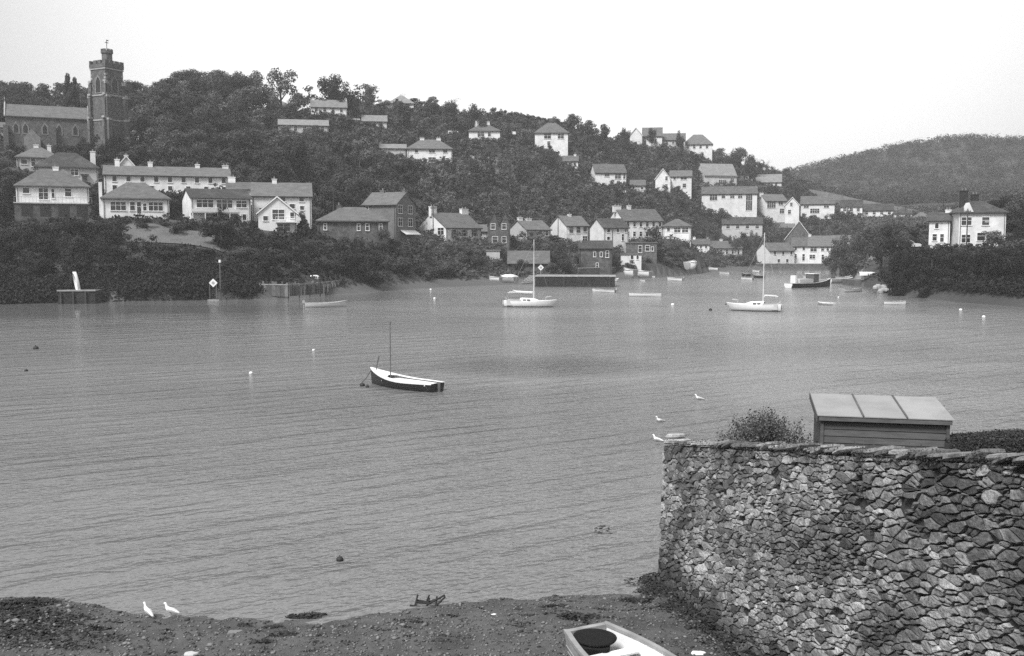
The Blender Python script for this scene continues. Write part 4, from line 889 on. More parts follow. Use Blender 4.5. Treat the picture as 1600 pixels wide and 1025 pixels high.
# trees whose view is open (nearest along their line) are the ones that show
N_IND = 296 - n_named
ind, low = rest[:N_IND], rest[N_IND:]
from collections import defaultdict
same = defaultdict(list)
for t_ in TREES[:n_named] + ind: same[t_['label']].append(t_)
ORD = ['leftmost', 'second', 'third', 'fourth', 'fifth', 'sixth', 'seventh', 'eighth', 'ninth', 'tenth', 'eleventh', 'twelfth', 'thirteenth', 'fourteenth', 'fifteenth', 'sixteenth', 'seventeenth', 'eighteenth', 'nineteenth', 'twentieth']
for lb, L_ in same.items():
    if len(L_) < 2 or len(L_) > 20: continue
    for k, t_ in enumerate(sorted(L_, key=lambda q_: q_['px'])):
        head = lb.split(' ')
        cut = next(i_ for i_, w_ in enumerate(head) if w_ in ('tree', 'shrub', 'pine')) + 1
        t_['label'] = ('leftmost ' + lb) if k == 0 else ' '.join([ORD[k]] + head[:cut] + ['from the left,'] + head[cut:])
for t_ in TREES[:n_named] + ind:
    isb = 'bush' in t_['key'] or 'shrub' in t_['key']
    root = empty('tree' if not isb else 'bush', (t_['x'], t_['y'], t_['z'] - .1), rs.uniform(0, 6.28), (t_['w'], t_['w'], t_['h']))
    tag(root, t_['label'], 'tree' if not isb else 'bush', t_['group'])
    if t_['key'] == 'bare': link_mesh('branches', bm_, root)
    else:
        v = VAR[t_['key']]; link_mesh('trunk', v['trunk'], root); link_mesh('crown', v['crown'], root)
def merge_trees(lst, name, material, rng):
    Vs, Qs, Ts = [], [], []; n = 0
    for t_ in lst:
        P, Q = VAR[t_['key']]['low']; a = rng.uniform(0, 6.28); c, s = math.cos(a), math.sin(a)
        V = np.stack([(P[:, 0] * c - P[:, 1] * s) * t_['w'] + t_['x'], (P[:, 0] * s + P[:, 1] * c) * t_['w'] + t_['y'], P[:, 2] * t_['h'] + t_['z']], -1)
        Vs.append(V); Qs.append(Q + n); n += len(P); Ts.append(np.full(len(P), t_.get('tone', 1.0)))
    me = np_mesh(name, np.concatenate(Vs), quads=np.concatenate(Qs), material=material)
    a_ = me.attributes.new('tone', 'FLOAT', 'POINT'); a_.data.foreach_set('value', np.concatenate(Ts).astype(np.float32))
    return tag(link_mesh(name, me), kind='stuff')
rn = random.Random(3)
A = [t_ for i, t_ in enumerate(low) if i % 2 == 0]; B = [t_ for i, t_ in enumerate(low) if i % 2]
for t_ in low: t_['tone'] = rn.choice((.5, .7, .9, 1.0, 1.2, 1.5, 1.9)) * (1 if t_['d'] > 262 else .5) * (1.25 if t_['px'] > 640 else 1)  # near-bank trees dimmed, the shade there is put into their tone
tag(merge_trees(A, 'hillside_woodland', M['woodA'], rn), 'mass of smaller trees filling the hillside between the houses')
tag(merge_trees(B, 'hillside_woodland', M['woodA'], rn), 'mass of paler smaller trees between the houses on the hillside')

# undergrowth: leaf clumps over the whole land surface
def undergrowth():
    rng = np.random.RandomState(2); n = 68000
    px = rng.uniform(-200, 1850, n); ds = dshore(px); dr = np.interp(px, R_px, R_d) + 14; dr = np.where(px > 1340, 560, dr)
    d = np.sqrt(rng.uniform(0, 1, n) * (dr ** 2 - (ds + 5) ** 2).clip(0) + (ds + 5) ** 2); y = d * K; x = (px - 800) / F * y
    z = ground_z(x, y); z2 = ground_z(x * (1 + 2 / y), y + 2.0); slope = abs(z2 - z) / 2
    low_ = (px > 392) & (px < 1345); ok = (z > np.where(low_, 1.15, .25)) & (rng.rand(n) < .16 + .75 * slope)
    ok &= ~in_foot(x, y, .5)
    ok &= ~((px > 190) & (px < 342) & (d > 210) & (d < 223)) & ~((px > 744) & (px < 808) & (d > 397) & (d < 412))
    x, y, z, d, px_ = x[ok], y[ok], z[ok], d[ok], px[ok]
    k = 20; m = len(x); sz = rng.uniform(.6, 1.7, m) * (0.75 + d / 1400)
    dd = rng.normal(0, 1, (m, k, 3)); dd /= np.linalg.norm(dd, axis=2)[..., None]; dd[..., 2] = abs(dd[..., 2])
    C = np.stack([x, y, z], -1)[:, None] + dd * (sz[:, None] * rng.uniform(.6, 1.1, (m, k)))[..., None] * np.array([1.3, 1.3, .8])
    P, Q = leaf_quads(rng, C.reshape(-1, 3), dd.reshape(-1, 3) + [0, 0, .4], np.repeat(sz, k) * .26)
    nb_ = np.repeat((d < 262) & ((px_ < 640) | (px_ > 1380)), k)  # undergrowth of the near banks, coloured dark for the shade there
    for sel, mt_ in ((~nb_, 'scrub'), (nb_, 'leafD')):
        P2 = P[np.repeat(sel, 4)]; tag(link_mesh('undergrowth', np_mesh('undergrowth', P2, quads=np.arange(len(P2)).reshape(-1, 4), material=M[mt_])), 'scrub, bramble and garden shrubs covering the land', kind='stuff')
undergrowth()
def overhang():
    rng = np.random.RandomState(12); n = 2600; px = np.where(rng.rand(n) < .62, rng.uniform(-90, 396, n), rng.uniform(1386, 1800, n))
    d = dshore(px) + np.where(px > 600, rng.uniform(3.5, 17, n), rng.uniform(-.6, 11, n)); y = d * K; x = (px - 800) / F * y; z = np.maximum(ground_z(x, y), .1)
    hole = ((px > 88) & (px < 156) & (d < dshore(px) + 5)) | ((px > 324) & (px < 350) & (d < dshore(px) + 4)) | ((px > 1380) & (px < 1420) & (d < dshore(px) + 8)); x, y, z = x[~hole], y[~hole], z[~hole]
    m = len(x); k = 60; sz = rng.uniform(.7, 1.5, m); dd = rng.normal(0, 1, (m, k, 3)); dd /= np.linalg.norm(dd, axis=2)[..., None]; dd[..., 2] = abs(dd[..., 2])
    C = np.stack([x, y, z + .1], -1)[:, None] + dd * (sz[:, None] * rng.uniform(.5, 1.1, (m, k)))[..., None] * np.array([1.4, 1.2, 1.2])
    P, Q = leaf_quads(rng, C.reshape(-1, 3), dd.reshape(-1, 3) + [0, 0, .3], np.repeat(sz, k) * .16)
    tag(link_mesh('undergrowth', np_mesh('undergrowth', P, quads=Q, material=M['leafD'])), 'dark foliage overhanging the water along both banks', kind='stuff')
overhang()
# far wooded hill
def far_wood():
    rng = np.random.RandomState(8); n = 5200; px = rng.uniform(1150, 1880, n); d = rng.uniform(600, 1010, n)
    y = d * K; x = (px - 800) / F * y; z = ground_z(x, y); ok = (z > 14) | (d > 700)
    x, y, z = x[ok], y[ok], z[ok]; lst = []
    for i_ in range(len(x)):
        k = KEYS['round' if rng.rand() < .7 else 'bush'][rng.randint(0, 4)]
        w = rng.uniform(6.5, 11); lst.append(dict(x=x[i_], y=y[i_], z=z[i_] - .5, w=w, h=w * rng.uniform(.6, .85), key=k, tone=rng.uniform(.75, 1.2)))
    for v in VAR.values():
        P, Q = v['low']; q_ = Q[:96]; v['low'] = (P[:96 * 4], q_)
    tag(merge_trees(lst, 'far_woodland', M['woodA'], rn), 'dense wood covering the far hazy hill', kind='stuff')
far_wood()
# ------------------------------------------------------------------ boats
def hull_rings(L_, B, Fb, rise, tf, draft=.18, inset=0.0, n=18, k=9, lift=0.0, flare=.75, plumb=.06, fine=.8):
    rings = []
    for i in range(n + 1):
        t = i / n; x = L_ * t
        b = B / 2 * (tf + (1 - tf) * math.sin(min(t / .42, 1) * math.pi / 2)) if t < .42 else B / 2 * max(math.cos((t - .42) / .58 * math.pi / 2), 0) ** fine
        b = max(b - inset, .012)
        sh = Fb * (1 + rise * max(t - .35, 0) ** 2 / .42 + .10 * (1 - t) ** 2)
        ke = -draft * (1 - max((t - .75) / .25, 0) ** 2) + lift
        if t > .97: ke = max(ke, -draft * .2 + lift)
        r = []
        for j in range(2 * k + 1):
            a = (j / k - 1) * math.pi / 2
            y = b * math.copysign(abs(math.sin(a)) ** flare, a); z = ke + (sh - ke) * (1 - math.cos(a)) ** 1.15 if abs(j - k) else ke
            xx = x + (z - ke) * plumb * (t - .3) * 2 if t > .5 else x - (z - ke) * .1 * (1 - t * 2)
            r.append(Vector((xx, y, z)))
        rings.append(r)
    return rings
def boat_root(p_stern, p_bow, label, name='rowing_boat', cat='boat', group=None, z=0.0, pitch=0.0, roll=0.0):
    d = p_bow - p_stern; t = empty(name, (p_stern.x, p_stern.y, z), math.atan2(d.y, d.x))
    t.rotation_euler = (roll, pitch, math.atan2(d.y, d.x))
    tag(t, label, cat, group); return t, Vector((d.x, d.y, 0)).length
def level_ends(stern, bow, ps, pb, yaw=.8):
    # columns of both ends are measured; far off, a pixel of row error would stretch the hull, so its turn is limited
    if isinstance(stern, Vector): return ps, pb
    ym = (ps.y + pb.y) / 2; dx = abs((stern[0] - bow[0]) / F * ym); dy = max(min(pb.y - ps.y, dx * yaw), -dx * yaw)
    if ym < 70: return ps, pb
    y0, y1 = ym - dy / 2, ym + dy / 2
    return Vector(((stern[0] - 800) / F * y0, y0, ps.z)), Vector(((bow[0] - 800) / F * y1, y1, pb.z))
def open_boat(stern, bow, label, B=1.7, Fb=.5, rise=.5, tf=.6, hull='paint', inner='paint', gun='palewood', thwarts=(.25, .5, .72), z=0, group=None, mast=None, outboard=False, pitch=0, roll=0, name='rowing_boat', seams=False, rails=True):
    ps = stern if isinstance(stern, Vector) else wat(*stern, z); pb = bow if isinstance(bow, Vector) else wat(*bow, z)
    ps, pb = level_ends(stern, bow, ps, pb)
    if not isinstance(stern, Vector) and ps.y > 70:      # rest drawn-up boats on the mud
        for _ in range(5):
            z = max(0.0, gz((ps.x + pb.x) / 2, (ps.y + pb.y) / 2))
            ps, pb = level_ends(stern, bow, wat(*stern, z), wat(*bow, z))
        z += .12 if z > .02 else 0
    t, L_ = boat_root(ps, pb, label, name=name, group=group, z=z, pitch=pitch, roll=roll)
    ro = hull_rings(L_, B, Fb, rise, tf); ri = hull_rings(L_ - .1, B, Fb, rise, tf, inset=.045, draft=.10)
    for r in ri:
        for v in r: v.x += .05
    m = MB(); m.loft(ro, close=False, caps=False); m.add(ro[0], [tuple(range(len(ro[0])))])
    ho = m.build('hull', M[hull], t, smooth=True)
    if seams:        # clinker lands
        s_ = MB()
        for j in (2, 3, 4, 5, 6):
            for side in (j, len(ro[0]) - 1 - j): s_.tube([r[side] for r in ro[:-1]], .012, 4)
        s_.build('plank_lands', M[hull], ho)
    n_ = MB(); n_.loft(ri, close=False, caps=False); n_.add(ri[0], [tuple(range(len(ri[0])))]); n_.build('inner_hull', M[inner], t, smooth=True)
    g = MB()
    for sgn in (0, -1):
        a = [r[sgn] for r in ro]; b_ = [r[sgn] for r in ri]; fs = []; vs = []
        sg = -1 if sgn == 0 else 1
        for p, q_ in zip(a, b_): vs += [p + Vector((0, sg * .03, -.035)), p + Vector((0, sg * .03, .03)), q_ + Vector((0, -sg * .02, .03)), q_ + Vector((0, -sg * .02, -.035))]
        nn = len(a)
        for i in range(nn - 1):
            for e in range(4): fs.append((i * 4 + e, i * 4 + (e + 1) % 4, (i + 1) * 4 + (e + 1) % 4, (i + 1) * 4 + e))
        fs += [(0, 1, 2, 3), ((nn - 1) * 4 + 3, (nn - 1) * 4 + 2, (nn - 1) * 4 + 1, (nn - 1) * 4)]
        g.add(vs, fs)
    g.build('gunwale', M[gun], t)
    tw = MB(); top = ro[0]; prof = [(v.y * .96, v.z * 1.02) for v in top]
    tw.prism(prof, -.02 - Fb * .1, .05, 'x'); tw.build('transom', M['hullx' if False else (gun if rails else hull)], t)
    for f in thwarts:
        i = int(f * 18); b_ = abs(ri[i][0].y) * .93; zz = ri[i][0].z * .62
        MB().box(f * L_ - .13, f * L_ + .13, -b_, b_, zz, zz + .035).build('thwart', M[inner], t)
    fl = MB(); 
    for y in (-.3, -.1, .1, .3): fl.box(L_ * .1, L_ * .75, (y - .085) * B * .55, (y + .085) * B * .55, -.02, .0)
    fl.build('floorboards', M[inner], t)
    if mast:
        f, hh, r = mast[:3]; MB().tube([(f * L_, 0, -.05), (f * L_, 0, hh * .5), (f * L_, .0, hh)], [r, r * .9, r * .6], 8).build('mast', M[mast[3] if len(mast) > 3 else 'darkmast'], t)
    if outboard:
        o = MB(); o.box(-.42, -.12, -.14, .14, Fb + .02, Fb + .42); o.box(-.3, -.2, -.05, .05, -.3, Fb + .02); o.build('outboard_motor', M['greypaint'], t)
    return t, L_
def yacht(stern, bow, label, B=2.1, Fb=.75, mh=8.6, mf=.52, boomdir=-1):
    ps, pb = level_ends(stern, bow, wat(*stern), wat(*bow)); t, L_ = boat_root(ps, pb, label, name='sailing_yacht', cat='yacht')
    ro = hull_rings(L_, B, Fb, .28, .55, draft=.25, plumb=.5)
    m = MB(); m.loft(ro, close=False, caps=False); m.add(ro[0], [tuple(range(len(ro[0])))]); ho = m.build('hull', M['paint'], t, smooth=True)
    bt = MB()   # dark boot stripe just proud of the hull at the water
    rr = hull_rings(L_, B + .03, Fb, .28, .55, draft=.27, plumb=.5)
    rb = []
    for r in rr: rb.append([Vector((v.x, v.y, min(v.z, .07))) for v in r])
    bt.loft(rb, close=False, caps=False); bt.build('boot_stripe', M['darkpaint'], ho)
    dk = MB(); vs = []; fs = []
    for r in ro: vs += [r[0] + Vector((0, .01, -.03)), Vector((r[0].x, 0, r[0].z + .03)), r[-1] + Vector((0, -.01, -.03))]
    for i in range(len(ro) - 1):
        if L_ * .04 < ro[i][0].x < L_ * .30: continue
        fs += [(i * 3, i * 3 + 1, i * 3 + 4, i * 3 + 3), (i * 3 + 1, i * 3 + 2, i * 3 + 5, i * 3 + 4)]
    dk.add(vs, fs); dk.build('deck', M['paint'], t)
    w_ = MB()
    for sg in (-1, 1): w_.box(L_ * .05, L_ * .36, sg * B * .36 - .05, sg * B * .36 + .05, Fb * .3, Fb + .22)
    w_.box(L_ * .05, L_ * .36, -B * .34, B * .34, Fb * .25, Fb * .3); w_.build('cockpit', M['cream'], t)
    z0 = Fb * .98; cs = []
    for f, hw, zz in ((.33, .36, .42), (.36, .36, .46), (.62, .30, .40), (.70, .24, .22), (.76, .18, .04)):
        x = L_ * f; b_ = B * hw
        cs.append([Vector((x, -b_, z0 - .1)), Vector((x, -b_ * .9, z0 + zz * .85)), Vector((x, -b_ * .6, z0 + zz)), Vector((x, b_ * .6, z0 + zz)), Vector((x, b_ * .9, z0 + zz * .85)), Vector((x, b_, z0 - .1))])
    c = MB().loft(cs); co = c.build('cabin', M['paint'], t)
    for sg in (-1, 1):
        for a, e in ((.39, .46), (.48, .55)):
            MB().box(L_ * a, L_ * e, sg * B * .338 - .02, sg * B * .338 + .02, z0 + .12, z0 + .27).build('cabin_window', M['glass'], co)
    MB().box(L_ * .325, L_ * .33, -.28, .28, z0 - .1, z0 + .42).build('companionway', M['darkmast'], co)
    MB().tube([(L_ * mf, 0, Fb), (L_ * mf, 0, Fb + mh)], [.075, .05], 8).build('mast', M['alu'], t)
    bz = Fb + 1.0
    MB().tube([(L_ * mf - .1, 0, bz), (L_ * .06, 0, bz + .1)], .05, 6).build('boom', M['alu'], t)
    MB().tube([(L_ * mf - .15, 0, bz + .14), (L_ * .3, .02, bz + .17), (L_ * .09, 0, bz + .18)], [.15, .12, .07], 8).build('furled_sail', M['canvas'], t)
    r_ = MB(); tp = (L_ * mf, 0, Fb + mh * .96)
    for p in ((L_ * .99, 0, Fb * 1.2), (.05, 0, Fb), (L_ * mf - .2, B * .45, Fb), (L_ * mf - .2, -B * .45, Fb)): r_.tube([tp, p], .012, 3)
    r_.build('rigging', M['greypaint'], t)
    pp = MB(); zz = Fb * 1.2
    pp.tube([(L_ * .86, -B * .2, zz - .15), (L_ * .88, -B * .2, zz + .4), (L_ * 1.0, 0, zz + .5), (L_ * .88, B * .2, zz + .4), (L_ * .86, B * .2, zz - .15)], .022, 5)
    pp.tube([(.25, -B * .3, Fb), (.1, -B * .3, Fb + .5), (.05, B * .3, Fb + .5), (.25, B * .3, Fb)], .022, 5); pp.build('guard_rail', M['alu'], t)
    MB().box(-.35, -.1, -.13, .13, .3, .85).build('outboard_motor', M['greypaint'], t)
    return t
# moored dark clinker boat in mid creek
t, L_ = open_boat((683, 612), (581, 599), 'dark hulled clinker sailing boat with white decks and a thin mast moored mid creek', B=1.8, Fb=.44, rise=1.2, tf=.62, hull='darkpaint', inner='paint', gun='paint', thwarts=(.2, .45), rails=False, mast=(.70, 3.75, .035), seams=True, name='sailing_dinghy')
sd = MB(); ri = hull_rings(L_, 1.8, .44, 1.2, .62)
for sg in (0, -1):     # side decks and foredeck
    vs = []; fs = []
    for i, r in enumerate(ri):
        f = .58 if i < 13 else 0.0
        vs += [r[sg] + Vector((0, 0, .015)), Vector((r[sg].x, r[sg].y * f, r[sg].z + .03))]
    for i in range(len(ri) - 1): fs.append((2 * i, 2 * i + 1, 2 * i + 3, 2 * i + 2))
    sd.add(vs, fs)
sd.build('side_deck', M['paint'], t)
MB().box(L_ * .06, L_ * .72, -.66, .66, .36, .43).build('cockpit_cover', M['paint'], t)
MB().tube([(L_ * .93, .0, .85), (L_ * .86, .1, 1.75)], .03, 6).build('boathook', M['darkmast'], t)
MB().box(-.25, -.02, -.03, .03, -.2, .5).build('rudder', M['darkmast'], t)
MB().tube([(L_ * .7, 0, 3.74), (L_ * .7, 0, 3.86)], [.09, .05], 6).build('masthead', M['darkmast'], t)
MB().tube([(L_ * .985, 0, .95), (L_ * 1.12, -.1, .2), (L_ * 1.18, -.15, .0)], .02, 5).build('mooring_line', M['pole'], t)
yacht((789, 479), (862, 479.5), 'white sloop with a tall pale mast moored off the stone quay', mh=8.6 * .95, mf=.62)
yacht((1221, 486.5), (1144, 484.5), 'white sloop with a long sheer moored before the creek head, slim mast', mh=9.0, mf=.36, B=2.3)
B_ = open_boat
B_((477, 480), (541, 479), 'long low grey launch with a small outboard moored off the old fence', B=1.9, Fb=.5, rise=.7, hull='cream', inner='greypaint', gun='cream', outboard=True, name='launch', thwarts=(.2, .4, .6))
B_((833, 461), (801, 456.5), 'slim dinghy with a pale gunwale behind the sloop off the quay', B=1.4, Fb=.35, hull='stonewall', gun='paint', inner='greypaint')
B_((984, 463), (1033, 463.5), 'white open rowing boat lying alone right of the quay', B=1.6, Fb=.55, rise=.2, tf=.8)
B_((962, 457), (926, 455.5), 'low white boat with an outboard just off the end of the quay', B=1.5, Fb=.38, outboard=True)
B_((958, 443), (966, 437), 'small white dinghy tucked behind the end of the quay', B=1.5, Fb=.5, z=.1)
B_((782, 442), (765, 436), 'small white dinghy on the slip left of the covered launch', B=1.4, Fb=.4, z=.15)
t, L_ = B_((806, 447), (783, 437), 'launch under a pale hooped cover beside the quay slip', B=2.2, Fb=.7, hull='greypaint', name='covered_launch', z=.1)
c = [[Vector((L_ * f, 1.12 * w * math.cos(a), .7 + .6 * hh * math.sin(a))) for a in [math.pi * k / 8 for k in range(9)]] for f, w, hh in ((.0, .6, .2), (.05, .75, .55), (.3, 1, .8), (.7, .8, .75), (.95, .25, .35))]
MB().loft(c).build('cover', M['canvas'], t)
t, L_ = B_((1055, 430.5), (1006, 422), 'beached boat with a boom tent and a short leaning mast behind the quay end', B=2.1, Fb=.65, hull='paint', name='sailing_boat', z=.3, mast=(.72, 3.4, .07, 'alu'))
MB().tube([(L_ * .72, 0, 3.2), (L_ * .4, 0, 3.3), (-.3, 0, 2.6)], [.12, .32, .12], 8).build('boom_cover', M['canvas'], t)
B_((1016, 437), (996, 427), 'white dinghy beached end on, left of the boom tent boat', B=1.6, Fb=.5, z=.25)
B_((1024, 436), (1008, 431), 'narrow white skiff lying against the beached dinghy', B=1.1, Fb=.35, z=.2)
B_((992, 434), (976, 429), 'small white tender drawn up just right of the quay', B=1.4, Fb=.45, z=.3)
B_((1067, 440), (1043, 438), 'white boat with a square stern in front of the boom tent boat', B=1.7, Fb=.6, z=.05, outboard=True)
B_((1009, 440.5), (1000, 439), 'tiny white pram afloat before the beached dinghies', B=1.1, Fb=.3)
B_((1122, 425), (1107, 420), 'long white punt drawn up at the creek head', B=1.5, Fb=.5, z=.2)
B_((1140, 430), (1124, 426), 'second white punt lying behind the first at the creek head', B=1.4, Fb=.4, z=.1)
B_((1176, 437.5), (1158, 437), 'white dinghy in front of two dark boats near the creek head', B=1.5, Fb=.45)
B_((1174, 432), (1159, 431), 'dark open boat behind the white dinghy near the creek head', B=1.8, Fb=.6, hull='darkpaint', inner='greypaint')
B_((1194, 434.5), (1177, 434), 'dark open boat right of the white dinghy near the creek head', B=1.8, Fb=.55, hull='darkpaint', inner='greypaint')
B_((1187, 426.5), (1175, 424.5), 'small white boat close under the long pale cottage', B=1.6, Fb=.5)
B_((1074, 420.5), (1083, 419), 'small white tender beached below the glazed low house', B=1.4, Fb=.4, z=.8)
B_((1263, 435), (1254, 434), 'tiny white dinghy behind the moored barge', B=1.4, Fb=.4)
B_((1304, 477), (1279, 475.5), 'low grey and white dinghy with a pale gunwale in open water', B=1.3, Fb=.25, hull='greypaint', gun='paint')
B_((1316, 458.5), (1347, 453), 'white pram dinghy moored below the stone steps', B=1.7, Fb=.5, rise=.2, tf=.8)
B_((1382, 475.5), (1416, 476), 'low white dinghy with a dark waterline off the wooded point', B=1.5, Fb=.4, tf=.75)
B_((563, 443), (581, 447), 'white beached tender with a dark inside on the mud', B=1.5, Fb=.4, inner='darkstone', z=.9, roll=.15)
# moored barge with wheelhouse
t, L_ = open_boat((1232, 455), (1297, 443), 'long dark hulled barge with a white strake and small wheelhouse at the creek side', B=3.0, Fb=.8, rise=1.0, tf=.7, hull='darkpaint', inner='greypaint', gun='paint', thwarts=(), name='barge')
MB().box(L_ * .1, L_ * .14, -.6, .6, .6, 2.3).build('rudder_post', M['paint'], t)
cb = MB().box(L_ * .5, L_ * .62, -1, 1, .5, 2.5).build('wheelhouse', M['darkmast'], t); MB().box(L_ * .49, L_ * .63, -1.1, 1.1, 2.5, 2.6).build('wheelhouse_roof', M['paint'], cb)
MB().box(L_ * .16, L_ * .48, -1.1, 1.1, .9, 1.6).build('hatch', M['cream'], t)
t, L_ = open_boat((1296, 446), (1332, 438), 'pale work boat moored ahead of the dark barge', B=2.2, Fb=.8, rise=.4, hull='greypaint', inner='cream', gun='paint', z=0)
t, L_ = open_boat((1308, 440), (1330, 434), 'white dinghy rafted outside the pale work boat by the steps', B=1.6, Fb=.6, z=.3)
# upright pale dinghy leaning on end on the small quay
p = wat(120, 474.5) + Vector((0, 1.3, 1.82))
def up_dinghy():
    t = empty('upended_dinghy', p + Vector((0, 0, 0))); tag(t, 'pale dinghy stood on its end against the bank on the small dark quay', 'dinghy')
    ro = hull_rings(2.7, 1.35, .42, .2, .65, draft=.05)
    m = MB(); m.loft(ro, close=False, caps=False); m.add(ro[0], [tuple(range(len(ro[0])))]); m.build('hull', M['paint'], t, smooth=True)
    MB().box(-.04, .03, -.5, .5, .1, .4).build('transom', M['paint'], t)
    # x axis up and leaning left, keel side to the camera
    t.rotation_euler = Matrix(((-.24, -.97, 0), (.12, -.03, .99), (.96, -.24, -.12))).to_euler()
up_dinghy()
# upturned white tender on two posts above the fence
p = wat(490, 436, 2.4)
t = empty('upturned_tender', p); tag(t, 'white tender turned keel up on a stand over the old fence', 'dinghy')
ro = hull_rings(1.9, 1.2, .42, .2, .65)
m = MB(); m.loft([[Vector((v.x - 1, v.y, .5 - v.z)) for v in r] for r in ro], close=False, caps=False); m.build('hull', M['paint'], t, smooth=True)
s_ = MB()
for x in (-.6, .5): s_.box(x - .05, x + .05, -.05, .05, -1.8, .28)
s_.build('stand', M['timber'], t)

# foreshore rowing boat at the bottom of the picture
ps = wat(917, 984, .78); ax = Vector((.50, -1.0, 0)).normalized()
zb = .22
t, L_ = open_boat(Vector((ps.x, ps.y, 0)), Vector((ps.x, ps.y, 0)) + ax * 4.3, 'white painted rowing boat on the foreshore, its stern towards the water', B=1.56, Fb=.55, rise=.45, tf=.60, hull='palewood', inner='paint', gun='palewood', thwarts=(.215, .34, .55, .8), z=zb, seams=True, rails=True)
w_ = MB()
for i in range(4, 16): 
    r = hull_rings(L_ - .1, 1.56, .55, .45, .60, inset=.055, draft=.09)[i]
    w_.tube([v for v in r], .014, 4)
w_.build('ribs', M['paint'], t)
MB().tube([(L_ * .3, .0, .36), (L_ * .3, .0, .50)], .018, 6).build('rowlock', M['iron'], t)
cv = empty('dark_cover', (ps.x + ax.x * .48 - .09, ps.y + ax.y * .50, zb + .55)); tag(cv, 'black oval inflatable lid lying across the stern of the foreshore boat', 'inflatable')
rings = []
for z, r in ((-.02, .37), (.0, .42), (.03, .435), (.055, .425), (.065, .39)):
    rings.append([Vector((r * 1.0 * math.cos(a) * (1 + .03 * math.sin(3 * a)), r * .66 * math.sin(a), z)) for a in [2 * math.pi * k / 40 for k in range(40)]])
m = MB().loft(rings); m.build('cushion', M['rubber'], cv, smooth=False)
MB().loft([[Vector((.31 * math.copysign(abs(math.cos(a)) ** .35, math.cos(a)) + .0, .2 * math.copysign(abs(math.sin(a)) ** .35, math.sin(a)) - .12, z)) for a in [2 * math.pi * k / 24 for k in range(24)]] for z in (-.14, -.02)]).build('well', M['rubber'], cv)
cv.rotation_euler = (math.radians(12), 0, math.radians(-12))
# buoys
def buoy(px, py, r, label, m='buoy', group=None):
    p = wat(px, py); t = empty('mooring_buoy', p); tag(t, label, 'buoy', group)
    rings = [[Vector((r * math.sin(b_) * math.cos(a), r * math.sin(b_) * math.sin(a), -r * math.cos(b_) * .9 + r * .3)) for a in [2 * math.pi * k / 12 for k in range(12)]] for b_ in [math.pi * (j + .3) / 8.6 for j in range(9)]]
    MB().loft(rings).build('float', M[m], t, smooth=True)
    e = MB(); e.tube([(0, 0, r * 1.1), (0, 0, r * 1.5)], r * .15, 6); e.build('eye', M['iron'], t)
for a in [(56, 545.5, .22, 'black mooring buoy far out at the left', 'darkbuoy'), (531, 876, .10, 'small black buoy floating near the foreshore', 'darkbuoy'), (566, 603, .16, 'dark buoy off the bow of the moored dark dinghy', 'darkbuoy'), (574, 605, .12, 'dark pick up float beside the bow buoy', 'darkbuoy'),
          (41, 580, .12, 'small dark float left of the pale buoys', 'darkbuoy'), (392, 584, .13, 'white buoy in open water left of the moored dinghy'), (490, 548, .12, 'white buoy further out, below the grey launch'), (679, 467, .2, 'white buoy off the leafy bank'),
          (673, 453, .2, 'white buoy close to the mud'), (1110, 485, .22, 'dark topped buoy left of the long sheered sloop', 'darkbuoy'), (1051, 477, .24, 'white buoy right of the open rowing boat'), (1134, 476, .12, 'tiny dark buoy at the stern of the long sheered sloop', 'darkbuoy'),
          (1501, 485, .2, 'white buoy off the point'), (1537, 496, .2, 'rightmost white buoy off the point'), (1310, 465, .15, 'white buoy below the stone steps')]: buoy(*a)

